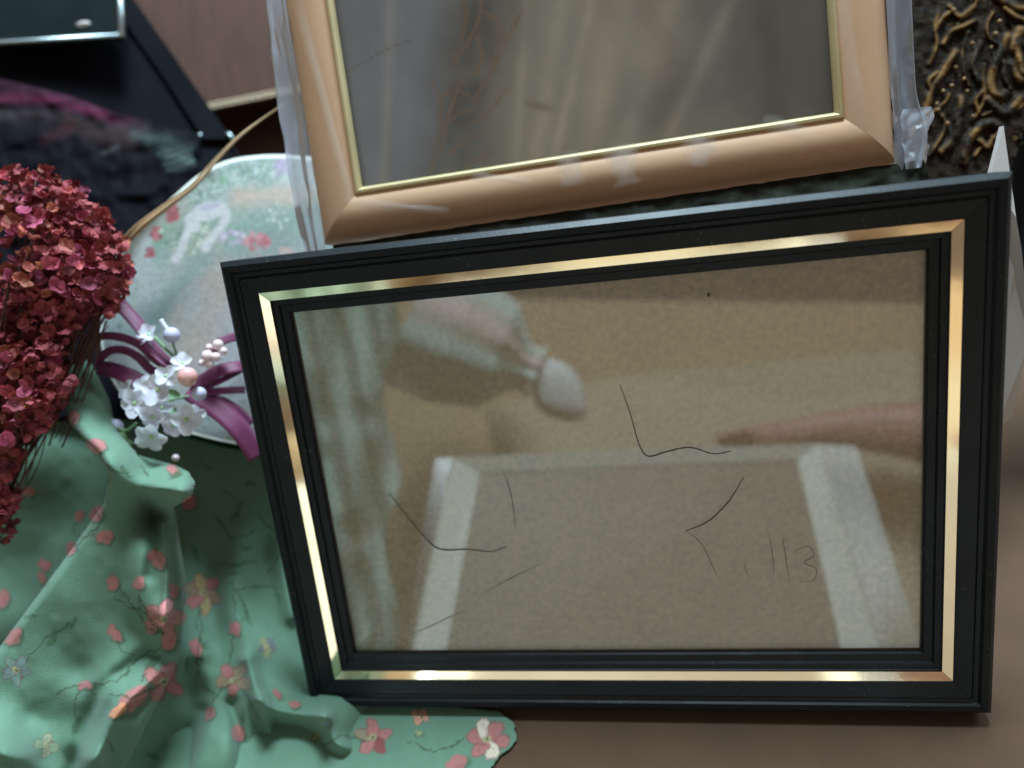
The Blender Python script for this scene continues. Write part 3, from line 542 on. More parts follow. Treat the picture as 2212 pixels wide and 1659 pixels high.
def cloth_print(X, Y):
    X, Y = X + 8 * (vnoise(X, Y, 14, 31) - .5) + 5 * (vnoise(X, Y, 5, 34) - .5), Y + 8 * (vnoise(X, Y, 14, 32) - .5) + 5 * (vnoise(X, Y, 5, 35) - .5)
    c = np.zeros(X.shape + (3,)) + MINT
    c = c * (.93 + .14 * vnoise(X, Y, 70, 33))[..., None]
    def stem(pts, w=1.8): 
        nonlocal c; c = mix(c, OLIVE, np.clip(1.5 - segdist(X, Y, smooth_path(pts, 4).tolist()) / w, 0, 1) * .75)
    def bud(x, y, r, a=60, col=CORAL, el=.72):
        nonlocal c; c = mix(c, OLIVE, ell(X, Y, x + r * .15, y + r * .2, r * 1.22, r * 1.22 * el, a, .3) * .65)
        c = mix(c, col, ell(X, Y, x, y, r, r * el, a, .3)); c = mix(c, CORD, ell(X, Y, x + r * .3, y + r * .25, r * .5, r * .18, a + 20, .6) * .35)
    def flower(x, y, r, a0=0, n=5, cols=(CORAL,), heart=CREAM):
        nonlocal c
        for k in range(n):
            a = a0 + k * 360 / n; ca, sa = math.cos(math.radians(a)), math.sin(math.radians(a))
            xx, yy = x + ca * r * .58, y + sa * r * .58
            c = mix(c, CORD * .7, ell(X, Y, xx, yy, r * .56, r * .40, a, .25) * .8); c = mix(c, cols[k % len(cols)], ell(X, Y, xx, yy, r * .50, r * .33, a, .3))
            c = mix(c, CORD, np.clip(1.2 - segdist(X, Y, [(x, y), (x + ca * r * .8, y + sa * r * .8)]) / 1.4, 0, 1) * .5)
        c = mix(c, heart, ell(X, Y, x, y, r * .2, r * .2, 0, .5)); c = mix(c, OLIVE, ell(X, Y, x + 1, y + 1, r * .09, r * .09, 0, .6))
    def leaf(x, y, r, a): 
        nonlocal c; c = mix(c, S((70, 108, 76)), ell(X, Y, x, y, r, r * .36, a, .4) * .8); c = mix(c, OLIVE, np.clip(1.2 - np.abs((X - x) * math.sin(math.radians(a)) - (Y - y) * math.cos(math.radians(a))) / 1.1, 0, 1) * ell(X, Y, x, y, r, r * .4, a, .3) * .7)
    st = [[(620, 740), (700, 790), (760, 800), (830, 860)], [(750, 690), (752, 790)], [(880, 1000), (760, 1060), (640, 1180), (480, 1210)], [(870, 1050), (780, 1160), (760, 1190)], [(620, 960), (660, 1020), (740, 1050)],
          [(1080, 800), (1060, 900), (1110, 1000)], [(1260, 700), (1270, 900), (1230, 1100)], [(1265, 905), (1330, 820), (1250, 660)], [(1120, 980), (1060, 1010)], [(430, 300), (390, 380), (430, 410), (540, 400)],
          [(400, 860), (250, 960), (170, 1050), (90, 1130)], [(450, 1210), (400, 1320), (420, 1420)], [(1260, 1180), (1330, 1260), (1400, 1400)], [(1180, 560), (1300, 560), (1390, 540)], [(1270, 700), (1380, 680), (1500, 690)]]
    for s in st: stem([Z3(*p) for p in s])
    for x, y, r, a in [(290, 960, 22, -60), (400, 870, 16, -60), (500, 1320, 24, -70), (410, 1430, 20, -60), (1100, 1000, 14, 20), (1130, 1240, 18, 30), (1010, 1100, 16, 90), (820, 1090, 24, -50), (1290, 560, 18, -15),
                       (1340, 850, 16, 60), (1310, 1390, 14, 80), (160, 840, 14, 0), (680, 60, 16, 40), (1060, 500, 18, 60), (1330, 470, 14, 0), (820, 1600, 18, 20), (600, 1540, 16, 60)]:
        leaf(*Z3(x, y), r, a)
    for x, y, r, a in [(520, 285, 18, -45), (430, 295, 12, -60), (560, 410, 18, 0), (380, 475, 14, -60), (605, 660, 16, 70), (750, 662, 16, 80), (620, 930, 18, 60), (455, 1212, 16, 0), (1265, 905, 16, 70), (1055, 1010, 19, 80),
                       (940, 700, 15, 70), (1130, 1365, 14, -50), (1285, 1465, 19, 80), (1498, 1258, 11, 60), (1590, 1310, 12, 30), (850, 530, 22, 45), (1025, 225, 18, -50), (930, 50, 15, 40), (10, 745, 20, 90), (75, 945, 20, -50),
                       (240, 560, 14, 60)]:
        bud(*Z3(x, y), r, a)
    flower(*Z3(885, 850), 42, 70, 5, (CORAL, S((232, 150, 148)))); bud(*Z3(910, 960), 24, 80); bud(*Z3(820, 890), 15, 30)
    flower(*Z3(1095, 715), 40, -40, 6, (CORAL, S((142, 126, 100)), S((158, 142, 98)))); flower(*Z3(885, 1195), 42, -60, 4); bud(*Z3(720, 1290), 40, -38, CORAL, .45); bud(*Z3(640, 1350), 22, -40, S((222, 146, 110)), .5)
    flower(*Z3(1262, 1180), 34, 20, 5, (S((144, 126, 100)), CORAL)); flower(*Z3(85, 1130), 30, 10, 5, (S((112, 134, 130)), S((118, 144, 134))), CREAM)
    flower(*Z3(250, 1540), 26, 10, 4, (S((128, 146, 118)), S((140, 146, 120)))); flower(*Z3(1440, 1005), 20, 10, 5, (S((96, 116, 122)), S((140, 150, 110))))
    flower(*Z4(750, 890), 36, -20, 5, (CORAL, CORD, CORAL, S((142, 128, 102)))); flower(*Z4(1090, 735), 18, 30, 4, (S((206, 150, 120)),)); flower(*Z4(1575, 900), 42, 10, 6, (CORAL, S((214, 196, 176)), CORAL)); bud(*Z4(1350, 1080), 24, -40)
    flower(*Z4(330, 890), 12, 0, 5, (S((110, 120, 80)),)); bud(*Z4(415, 790), 7, 0, S((110, 130, 150))); bud(*Z4(1080, 860), 9, 0, S((150, 160, 110)))
    for p in ([(160, 1180), (215, 1130), (200, 1095)], [(300, 1290), (330, 1345), (352, 1370)], [(352, 1370), (318, 1350), (255, 1262)], [(430, 1300), (436, 1360), (424, 1420), (430, 1460)], [(350, 1475), (290, 1505), (240, 1500)], [(510, 1470), (470, 1500), (452, 1545)],
              [(560, 1110), (590, 1150), (600, 1200), (580, 1240)], [(470, 1120), (500, 1160), (540, 1150)], [(480, 1060), (520, 1090), (500, 1130)], [(700, 1610), (740, 1590), (790, 1600)], [(880, 1600), (940, 1620), (1000, 1600)], [(120, 1500), (160, 1480), (182, 1480)]): stem(p, 2.0)
    for x, y, r, a in [(470, 1120, 13, 30), (520, 1092, 12, -40), (585, 1165, 12, 60), (540, 1045, 12, 0), (450, 1010, 11, 50), (600, 1290, 13, 70), (505, 1240, 11, -20)]: leaf(x, y, r, a)
    # upper fold: few scattered motifs
    for x, y, r, a in [(160, 900, 15, 60), (210, 962, 19, 20), (372, 1015, 14, 40), (60, 1060, 16, 30), (90, 1250, 14, 60)]:
        bud(x, y, r, a)
    stem([(180, 820), (196, 832), (190, 846)]); stem([(215, 985), (240, 1015), (282, 1020)]); stem([(300, 1005), (320, 1030)])
    return c
def cloth_layer(name, poly, ctrl, depthf, parent, step=2.6, roll=0, drop=0, s=110, gain=1.0, folds=()):
    P = np.array(poly); x0, y0 = P.min(0); x1, y1 = P.max(0)
    X, Y = np.meshgrid(np.arange(x0, x1 + step, step), np.arange(y0, y1 + step, step))
    keep = inpoly(X + (4 * (vnoise(X, Y, 7, 51) - .5) + 9 * (vnoise(X, Y, 26, 52) - .5)) * (roll == 0), Y, poly); d = segdist(X, Y, poly + [poly[0]])
    h = rbf(ctrl, X, Y, s) / 1000.0 * gain
    h += .0011 * (vnoise(X, Y, 60, 41) - .5) + .0004 * (vnoise(X, Y, 24, 42) - .5)
    for pth, wd, am in folds: h += am / 1000 * np.exp(-(segdist(X, Y, smooth_path(pth, 4).tolist()) / wd) ** 2)
    if roll:
        t = np.clip(d / roll, 0, 1); h -= drop * (1 - np.sqrt(1 - (1 - t) ** 2))
    D = depthf(X, Y) - h
    D = np.minimum(D, floor_depth(X, Y) - .002)
    pts = Qn(X, Y, D).reshape(-1, 3); k = keep.ravel(); idx = np.cumsum(k) - 1; G = grid_faces(X.shape[1], X.shape[0]); G = G[k[G].all(1)]
    o = mk(name, pts[k], idx[G][:, ::-1], M_CLOTH, parent, True, world=True, attr=cloth_print(X, Y).reshape(-1, 3)[k])
    sm = o.modifiers.new('thickness', 'SOLIDIFY'); sm.thickness = .0006; sm.offset = -1
    return o
cloth = thing('floral_cloth', 'crumpled mint green cotton cloth printed with coral flowers, at the lower left', 'cloth', Q(300, 1600, .33))
baseA = lambda X, Y: .384 - (Y - 950) * 8.6e-5
cloth_layer('cloth_sheet', [(-120, 930), (260, 900), (560, 905), (700, 930), (720, 1450), (780, 1500), (1080, 1535), (1112, 1560), (1120, 1598), (1098, 1618), (1075, 1632), (1060, 1665), (1045, 1740), (-120, 1740)],
    [(450, 1000, -4), (560, 1000, -6), (640, 1250, -2), (480, 1200, -4), (560, 1380, 2), (100, 1000, 4), (0, 980, 8), (0, 1150, -12), (200, 1000, -2), (-60, 1250, -18),
     (390, 1420, 8), (320, 1540, 12), (260, 1659, 14), (432, 1500, -4), (400, 1600, -8), (360, 1659, -9), (525, 1500, 9), (475, 1600, 13), (450, 1659, 11), (590, 1575, -5), (620, 1659, -8), (560, 1660, -2),
     (556, 1440, 7), (620, 1505, 10), (695, 1545, 15), (735, 1600, 13), (745, 1659, 9), (790, 1600, -2), (790, 1659, -3), (850, 1560, -2), (950, 1600, 5), (1050, 1600, 3), (1112, 1590, -3), (1000, 1680, 6), (680, 1600, 2), (60, 1290, -24), (150, 1120, -14),
     (0, 1620, 22), (60, 1640, 10), (150, 1600, -2), (700, 1400, -4), (660, 1480, 0)], baseA, cloth, s=95, gain=.95,
    folds=[([(440, 1420), (452, 1500), (430, 1600), (415, 1680)], 26, 7), ([(436, 1540), (400, 1610), (372, 1680)], 20, -5), ([(535, 1425), (562, 1510), (610, 1540), (700, 1548)], 16, 8), ([(562, 1515), (590, 1600), (600, 1680)], 17, 7), ([(500, 1520), (520, 1600), (530, 1680)], 14, -5),
           ([(700, 1545), (720, 1600), (760, 1620)], 18, 7), ([(640, 1590), (660, 1680)], 26, -3), ([(520, 1150), (500, 1300), (540, 1400)], 30, 5), ([(440, 1200), (470, 1330), (450, 1430)], 26, -3), ([(600, 1180), (630, 1330)], 18, 4),
           ([(860, 1580), (900, 1680)], 18, 4), ([(960, 1560), (1040, 1660)], 16, -4)])
baseB = lambda X, Y: .322 - (Y - 800) * 2.0e-5
cloth_layer('raised_fold', [(165, 766), (198, 783), (236, 858), (252, 928), (300, 982), (378, 1003), (408, 1018), (423, 1042), (415, 1075), (378, 1096), (390, 1170), (403, 1250), (397, 1340), (390, 1420), (332, 1540), (262, 1680), (240, 1745),
      (-140, 1745), (-140, 1520), (0, 1393), (150, 1190), (222, 1085), (234, 1030), (215, 985), (180, 949), (150, 915), (134, 868), (140, 815)],
    [(170, 775, -20), (155, 830, -10), (195, 830, -11), (190, 890, 1), (205, 950, 13), (240, 1000, 19), (290, 1004, 9), (285, 1035, 14), (340, 1055, 17), (395, 1060, 20), (385, 1022, 8), (412, 1050, 14), (330, 1010, 0), (235, 900, -6), (150, 880, -3),
     (200, 1120, 6), (120, 1290, 6), (40, 1420, 7), (290, 1130, 3), (250, 1260, 4), (310, 1240, 8), (335, 1150, 1), (345, 1110, -6), (330, 1090, 0), (352, 1180, 4), (398, 1180, -14), (365, 1250, 2), (402, 1270, -10), (392, 1370, -6), (350, 1330, 8), (300, 1350, 2),
     (250, 1400, 2), (180, 1450, 0), (100, 1480, 4), (230, 1480, 8), (150, 1560, 2), (60, 1560, 6), (-60, 1600, 12), (0, 1625, 26), (40, 1640, 22), (90, 1640, 8), (0, 1730, 8), (160, 1640, 4), (200, 1640, 10), (280, 1560, 8), (330, 1480, 2), (240, 1660, 0)],
    baseB, cloth, 2.2, roll=20, drop=.009, s=45, gain=1.35,
    folds=[([(318, 1415), (228, 1478), (194, 1538), (150, 1680)], 18, -4.5), ([(345, 1450), (262, 1530), (215, 1620), (190, 1700)], 18, 6), ([(350, 1130), (362, 1230), (356, 1330)], 11, 5), ([(318, 1080), (335, 1160), (325, 1240)], 16, -5)])

# ------------------------------------------------------------------ dried red flowers
red = thing('dried_flower_bunch', 'bunch of dried dusky red flower heads on thin stems at the left edge', 'dried flowers', Q(30, 1100, .33))
def floret_mesh(seed):
    r = random.Random(seed); V = []; F = []; n = r.choice([5, 6, 6]); 
    for k in range(n):
        a = 2 * math.pi * (k + r.uniform(-.2, .2)) / n; L = r.uniform(.8, 1.15); up = r.uniform(.2, 1.1); w_ = r.uniform(.46, .66)
        ca, sa = math.cos(a), math.sin(a); b = len(V)
        for t, ww, zz in [(.10, .4, 0), (.5, 1.0, .22 * up + .1), (.82, .95, .6 * up + .1), (1.0, .45, .95 * up + r.uniform(-.1, .3))]:
            for s_ in (-1, 0, 1):
                V.append((ca * t * L - sa * s_ * w_ * ww + r.uniform(-.09, .09), sa * t * L + ca * s_ * w_ * ww + r.uniform(-.09, .09), zz + (.16 if s_ else 0) * ww + r.uniform(-.12, .12)))
        for i in range(3):
            for j in range(2): F.append((b + i * 3 + j, b + i * 3 + j + 1, b + i * 3 + j + 4, b + i * 3 + j + 3))
    return V, F
FL = []
for k in range(12):
    V, F = floret_mesh(k); me = bpy.data.meshes.new('floret'); me.from_pydata([tuple(p) for p in V], [], F); me.materials.append(M_RED); me.polygons.foreach_set('use_smooth', [True] * len(F)); FL.append(me)
REGS = [([(-60, 390), (20, 366), (100, 366), (170, 400), (215, 455), (232, 500), (275, 520), (282, 600), (250, 655), (240, 690), (190, 690), (120, 700), (60, 730), (-60, 730)], 190, 0.302),
        ([(-60, 700), (40, 700), (105, 745), (148, 790), (158, 832), (120, 868), (108, 908), (70, 960), (30, 1000), (-60, 1000)], 78, 0.300), ([(-60, 1000), (30, 1000), (45, 1080), (20, 1170), (-60, 1180)], 20, 0.300)]
VI = []; FI = []; stems_to = []
axis_cam = np.array([0.25, 0.45, 0.86])
for poly, n, d0 in REGS:
    P = np.array(poly); got = 0; acc = []
    while got < n:
        x, y = random.uniform(P[:, 0].min(), P[:, 0].max()), random.uniform(P[:, 1].min(), P[:, 1].max())
        if not inpoly(np.array([x]), np.array([y]), poly)[0]: continue
        if any((x - a) ** 2 + (y - b) ** 2 < 13 ** 2 for a, b in acc): 
            if random.random() < .96: continue
        acc.append((x, y)); got += 1
        ed = segdist(np.array([x]), np.array([y]), poly + [poly[0]])[0]
        d = d0 + .022 - .02 * min(1, ed / 90) + random.uniform(-.006, .006)
        o = bpy.data.objects.new('floret', random.choice(FL)); COL.objects.link(o); o.parent = red
        ax = axis_cam + np.array([random.uniform(-.7, .7), random.uniform(-.7, .7), random.uniform(-.5, .3)]) + np.array([(x - 90) / 260, -(y - 560) / 500, 0])
        o.rotation_euler = Vector((ax @ ROT).tolist()).to_track_quat('Z', 'Y').to_euler(); o.rotation_euler.rotate_axis('Z', random.uniform(0, 6))
        sz = random.uniform(.0019, .0034); o.scale = (sz, sz, sz * random.uniform(.8, 1.2)); pos = Q(x, y, d); o.location = pos - np.array(red.location); stems_to.append((x, y, d))
    for k in range(int(n * 5)):                 # small crumbled heads deeper inside the bunch
        x, y = P.mean(0) + (P[random.randrange(len(P))] * (t_ := random.random()) + P[random.randrange(len(P))] * (1 - t_) - P.mean(0)) * random.uniform(.2, 1.0); d = d0 + .004 + .03 * random.random() ** .8; cpos = Q(x, y, d)
        V, F = floret_mesh(100 + k % 9); sz = random.uniform(.0017, .0031); rt = np.array(Matrix.Rotation(random.uniform(0, 6), 3, 'X') @ Matrix.Rotation(random.uniform(0, 6), 3, 'Z'))
        b = len(VI); VI += [cpos + rt @ (np.array(p) * sz) for p in V]; FI += [tuple(i + b for i in ff) for ff in F]
for k in range(420):                               # sparse crumbs among the stems between the two clusters
    x, y = random.uniform(-40, 190), random.uniform(610, 800); cpos = Q(x, y, random.uniform(.306, .335)); V, F = floret_mesh(200 + k % 7); sz = random.uniform(.0014, .0028)
    if x + .75 * (y - 610) > 250: continue
    rt = np.array(Matrix.Rotation(random.uniform(0, 6), 3, 'X') @ Matrix.Rotation(random.uniform(0, 6), 3, 'Z')); b = len(VI); VI += [cpos + rt @ (np.array(p) * sz) for p in V]; FI += [tuple(i + b for i in ff) for ff in F]
o = mk('inner_florets', VI, FI, M_REDIN, red, True, world=True); o['kind'] = 'stuff'
V = []; F = []
for k in range(90):
    x, y, d = random.choice(stems_to); bx, by = -90 + random.uniform(-40, 60), 1120 + random.uniform(-60, 120)
    if y > 950: continue
    mx_, my_ = x * .55 + bx * .45 + random.uniform(-30, 40), y * .5 + by * .5
    q = smooth_path(np.array([(x, y, d + .003), (mx_ + 25, my_, d + .016), (bx, by, d + .02)]), 6); tube(Qn(q[:, 0], q[:, 1], q[:, 2]), random.uniform(.00025, .0005), 4, V, F)
for k in range(60):                               # the wiry thicket right of the heads
    x0, y0 = random.uniform(120, 235), random.uniform(640, 720); x1, y1 = x0 - random.uniform(60, 160), y0 + random.uniform(120, 260)
    q = smooth_path(np.array([(x0, y0, .322), ((x0 + x1) / 2 + random.uniform(-15, 15), (y0 + y1) / 2, .325), (x1, y1, .328)]), 5); tube(Qn(q[:, 0], q[:, 1], q[:, 2]), random.uniform(.0002, .00045), 4, V, F)
o = mk('stems', V, F, M_REDSTEM, red, True, world=True); o['kind'] = 'stuff'

# ------------------------------------------------------------------ silk sprig, ribbon
ZS = lambda x, y: ((200 + x / 3.016) / 1.2058, (750 + y / 3.016) / 1.2058)
px = lambda z, d: z / 3.016 / 1.2058 / FPX * d     # zoom length -> metres
spr = thing('silk_lilac_sprig', 'white silk lilac sprig with beads and buds, lying on the plaque over the magenta ribbon', 'artificial flowers', Q(380, 900, .338))
def petal_verts(L, wd, lift, curl):
    V = []; nu_, nv_ = 5, 7
    for j in range(nv_):
        t = j / (nv_ - 1); ww = wd * math.sin(math.pi * min(1, .12 + t * .80)) ** .8
        for i in range(nu_):
            s_ = i / (nu_ - 1) * 2 - 1
            V.append((t * L, s_ * ww, L * (lift * t + curl * t * t) + ww * .35 * s_ * s_))
    return V, grid_faces(nu_, nv_)
FLW = [(455, 905, 150, .322, (.1, .0, 1)), (640, 800, 170, .318, (0, .1, 1)), (600, 1010, 150, .320, (-.2, -.1, 1)), (860, 1030, 165, .318, (.3, -.1, 1)), (590, 1165, 160, .318, (0, -.5, 1)), (565, 365, 120, .330, (-.3, .5, 1)),
       (585, 500, 100, .332, (-.4, -.2, 1)), (830, 590, 110, .320, (.2, .5, 1)), (700, 690, 120, .316, (0, .2, 1)), (760, 1080, 120, .322, (.2, -.3, 1)), (930, 1000, 110, .324, (.6, 0, 1)), (400, 800, 120, .328, (-.6, .3, 1)), (520, 770, 110, .325, (-.3, .4, 1)), (670, 940, 120, .324, (.1, -.1, 1))]
for x, y, s_, d, ax in FLW:
    pos = Q(*ZS(x, y), d); n = np.array(ax, float); n /= np.linalg.norm(n); nw = n @ ROT
    rot = Vector(nw.tolist()).to_track_quat('Z', 'Y').to_matrix() @ Matrix.Rotation(random.uniform(0, 6), 3, 'Z')
    R = np.array(rot); L = px(s_, d) * .80
    V, F = ball((0, 0, 0), L * .16, nu=8, nv=6); fl = mk('flower', np.array(V) @ R.T + pos, F, M_PETALG, spr, True, world=True)
    np_ = random.choice([4, 5, 5])
    for k in range(np_):
        a = 2 * math.pi * k / np_ + random.uniform(-.15, .15); V, F = petal_verts(L * random.uniform(.85, 1.1), L * .45, random.uniform(.15, .45), random.uniform(-.25, .1))
        Rz = np.array(Matrix.Rotation(a, 3, 'Z')); o = mk('petal', np.array(V) @ Rz.T @ R.T + pos, F, M_PETAL, fl, True, world=True)
for x, y, r, d, m, nm, sq in [(870, 700, 78, .312, M_BEADP, 'coral_bead', 1), (960, 833, 56, .316, M_BEADL, 'lilac_bud', 1), (745, 372, 62, .326, M_BEADL, 'lilac_bud', 1), (300, 1090, 62, .330, M_BEADL, 'lilac_bud', 1),
                          (1108, 447, 42, .326, M_BEADW, 'pearl_bead', 1), (1040, 470, 30, .328, M_BEADW, 'pearl_bead', 1), (1025, 535, 46, .324, M_BEADW, 'pearl_bead', 1), (1092, 542, 36, .325, M_BEADW, 'pearl_bead', 1),
                          (1040, 598, 38, .325, M_BEADW, 'pearl_bead', 1), (1152, 497, 30, .326, M_BEADW, 'pearl_bead', 1), (980, 590, 26, .326, M_BEADW, 'pearl_bead', 1), (775, 1335, 30, .33, M_BEADW, 'pearl_bead', 1)]:
    V, F = ball(Q(*ZS(x, y), d), px(r, d), nu=16, nv=12); mk(nm, V, F, m, spr, True, world=True)
V, F = petal_verts(.008, .0018, .1, .1); 
for p, r in [([(610, 385), (700, 480), (790, 560)], .0007), ([(745, 400), (765, 470), (795, 560)], .0006), ([(770, 480), (800, 540)], .0005), ([(880, 850), (780, 870), (700, 900)], .0006), ([(300, 1090), (390, 1120), (470, 1060)], .0007), ([(260, 1150), (350, 1190), (450, 1230)], .0006), ([(660, 250), (690, 300), (740, 360)], .0010)]:
    q = smooth_path(np.array([(*ZS(*k), .328) for k in p]), 5); V, F = tube(Qn(q[:, 0], q[:, 1], q[:, 2]), r, 6); mk('stem' if p[0] != (660, 250) else 'petal', V, F, M_GREENSTEM if p[0] != (660, 250) else M_PETAL, spr, True, world=True)
for x, y, a in [(700, 920, 30), (360, 1130, 80), (420, 1190, 120), (810, 850, 200), (260, 1120, 160)]:
    V, F = petal_verts(.006, .0022, .2, 0); R = None
    Rz = np.array(Matrix.Rotation(math.radians(-a), 3, 'Z')); mk('leaf', (np.array(V) @ Rz.T) @ ROT + Q(*ZS(x, y), .327), F, M_GREENSTEM, spr, True, world=True)
rib = thing('ribbon_bow', 'magenta ribbon bow with long loops, under the white silk sprig', 'ribbon', Q(400, 870, .34))
def ribbon(name, pts, wz, tilt, twist=0.0):
    q = smooth_path(np.array([(*ZS(x, y), d) for x, y, d in pts]), 7); P = Qn(q[:, 0], q[:, 1], q[:, 2]); T = np.gradient(P, axis=0); T /= np.linalg.norm(T, axis=1)[:, None]
    vd = P - CAM; vd /= np.linalg.norm(vd, axis=1)[:, None]; s_ = np.cross(T, vd); s_ /= np.linalg.norm(s_, axis=1)[:, None]; n = len(P)
    an = tilt + twist * np.linspace(0, 1, n); s_ = s_ * np.cos(an)[:, None] + vd * np.sin(an)[:, None]
    hw = np.array([px(wz * 1.25, .33)]) / 2; rows = [P + s_ * hw * k for k in (-1, -.5, 0, .5, 1)]
    V = np.stack(rows, 1).reshape(-1, 3); o = mk(name, V, grid_faces(5, n), M_RIBBON, rib, True, world=True)
    m = o.modifiers.new('thickness', 'SOLIDIFY'); m.thickness = .0003; return o
ribbon('loop', [(330, 120, .335), (440, 240, .333), (520, 340, .332), (570, 440, .331), (680, 560, .330), (760, 620, .330)], 95, .5, .4)
ribbon('loop', [(760, 640, .331), (620, 560, .329), (500, 450, .328), (380, 395, .327), (240, 375, .327), (110, 400, .329), (40, 470, .334), (10, 520, .336)], 62, .5, .3)
ribbon('loop', [(700, 690, .332), (580, 640, .331), (480, 540, .330), (380, 490, .330), (270, 490, .331), (190, 550, .333), (160, 620, .334)], 60, .45, .2)
ribbon('loop', [(160, 625, .333), (260, 640, .331), (380, 680, .330), (500, 740, .330), (620, 800, .331)], 105, .5, -.3)
ribbon('loop', [(900, 760, .331), (1000, 720, .329), (1120, 650, .329), (1260, 620, .332), (1340, 600, .338)], 85, .3, .4)
ribbon('loop', [(900, 790, .332), (1030, 770, .330), (1160, 715, .330), (1300, 640, .336)], 45, .5, .2)
ribbon('loop', [(930, 840, .332), (1060, 815, .331), (1200, 805, .333), (1320, 800, .338)], 50, .3, .2)
ribbon('loop', [(1040, 520, .333), (1120, 430, .333), (1200, 395, .336), (1280, 380, .340)], 60, .3, .1)
ribbon('tail', [(880, 800, .332), (1000, 880, .330), (1130, 970, .329), (1250, 1080, .329), (1340, 1200, .331), (1420, 1330, .334)], 135, .2, .25)
ribbon('tail', [(930, 830, .333), (1080, 880, .332), (1230, 960, .333), (1360, 1080, .338)], 90, .35, .1)

# ------------------------------------------------------------------ loose hairs on the glass
HAIRS = [([(840, 1065), (880, 1115), (920, 1162), (952, 1186), (1010, 1186), (1060, 1191), (1095, 1180)], 'long dark hair curving on the left half of the glass'), ([(1085, 1015), (1102, 1060), (1110, 1110), (1113, 1142)], 'short dark hair hanging almost upright on the glass, left of centre'),
         ([(1338, 830), (1360, 890), (1380, 960), (1400, 985), (1440, 975), (1490, 966), (1540, 980), (1578, 974)], 'dark hooked hair on the glass above its centre'), ([(1606, 1030), (1575, 1080), (1530, 1125), (1482, 1146)], 'dark slanting hair right of the middle of the glass'),
         ([(1482, 1146), (1515, 1175), (1535, 1215), (1552, 1252)], 'faint hair bending down right of the middle of the glass'), ([(880, 1372), (930, 1352), (975, 1330), (1010, 1318)], 'faint hair low in the left corner of the glass'),
         ([(1660, 1150), (1668, 1200), (1672, 1240)], 'left one of two thin upright scratches low on the right of the glass'), ([(1690, 1160), (1698, 1215), (1704, 1255)], 'right one of two thin upright scratches low on the right of the glass'), ([(1715, 1190), (1745, 1180), (1757, 1199), (1736, 1215), (1762, 1228), (1756, 1253), (1724, 1256)], 'faint curly scratch shaped like a three, low on the right of the glass'), ([(1606, 1212), (1610, 1232), (1618, 1246)], 'shortest faint scratch, left of the two upright ones on the glass'), ([(1045, 1280), (1100, 1250), (1165, 1218)], 'faint straight hair low on the left half of the glass')]
for k, (p, lab) in enumerate(HAIRS):
    q = smooth_path(p, 5); n = len(q); r = (.00024 if k in (0, 2, 3) else .00012) * np.sin(np.linspace(.5, 2.6, n))
    V, F = tube(np.array([onframe(x, y, .0003) for x, y in q]), r, 5); tag(mk('hair', V, F, M_HAIR, None, True, world=True), lab, 'hair', 'hairs and scratches on the glass')
V, F = ball(onframe(1530, 637, .0002), .0007, nu=8, nv=6); tag(mk('dust_speck', V, F, M_HAIR, None, True, world=True), 'tiny dark speck near the top of the glass', 'speck')

# ------------------------------------------------------------------ things in front, seen mirrored in the glass
v, f = slab([MIR(300, 640, .80), MIR(2500, 660, .80), MIR(2500, 1700, .66), MIR(300, 1700, .66)], .004); mk('near_wall', v, f, M_LKRAFT, box, world=True)
v, f = slab([MIR(1050, 880, .70), MIR(1350, 812, .70), MIR(1975, 752, .70), MIR(1995, 900, .69), MIR(2010, 1500, .62), MIR(1120, 1500, .62)], .004)
mk('near_flap', v, f, M_LKRAFT2, box, world=True)
dl = thing('cloth_doll', 'stuffed doll arm with white hand and gathered pink sleeve, mirrored in the glass', 'doll', MIR(1000, 760, .6))
nu, nv = 64, 40
A, T = np.meshgrid(np.linspace(0, 2 * np.pi, nu), np.linspace(0, 1, nv))
c0, c1 = np.array([880., 685.]), np.array([1160., 805.]); ax2 = (c1 - c0) / np.linalg.norm(c1 - c0); pr2 = np.array([-ax2[1], ax2[0]])
wr = np.interp(T, [0, .35, .7, .86, .93, 1], [150, 150, 118, 56, 44, 58]) * (1 + .05 * np.sin(A * 11) * np.interp(T, [0, .6, .9, 1], [.3, .6, 2.2, 2.4]))
cx_ = c0[0] + (c1[0] - c0[0]) * T + pr2[0] * wr * np.cos(A); cy_ = c0[1] + (c1[1] - c0[1]) * T + pr2[1] * wr * np.cos(A); dz = .60 - wr * np.sin(A) / FPX * .60
pts = np.array([MIR(a, b, e) for a, b, e in zip(cx_.ravel(), cy_.ravel(), dz.ravel())])
st = np.sin(A * 5 + 1.2); cc = np.zeros(A.shape + (3,)) + S((232, 222, 204)); cc = mix(cc, S((216, 236, 224)), np.clip(st * 1.3, 0, 1)); cc = mix(cc, S((240, 208, 200)), np.clip(-st * 1.2 - .2, 0, 1))
mk('sleeve', pts, grid_faces(nu, nv), M_CLOTH, dl, True, world=True, attr=cc.reshape(-1, 3))
V, F = ball((0, 0, 0), 1, nu=24, nv=16); V = np.array(V); V = np.sign(V) * np.abs(V) ** .78
hp = np.array([MIR(1205 + 60 * a * (1 + .1 * b) + 8 * b, 842 + 66 * b + 14 * a,    .60 - e * 40 / FPX * .60) for a, b, e in V])
mk('hand', hp, F, material('white_muslin', S((246, 240, 232)), .8, noise=.05, nscale=100, bump=.1, bscale=600), dl, True, world=True)
gl = thing('green_dress', 'pale green floral dress fabric mirrored at the left of the glass', 'dress', MIR(740, 1000, .6))
X, Y = np.meshgrid(np.arange(470, 875, 5.0), np.arange(560, 1480, 5.0))
D = .56 + .012 * np.sin(X * .045 + Y * .008) + .008 * np.sin(X * .09 - Y * .02 + 1) + .01 * vnoise(X, Y, 50, 3) - .00005 * (Y - 900); kx = (X < 850 + 18 * np.sin(Y * .02)).ravel()
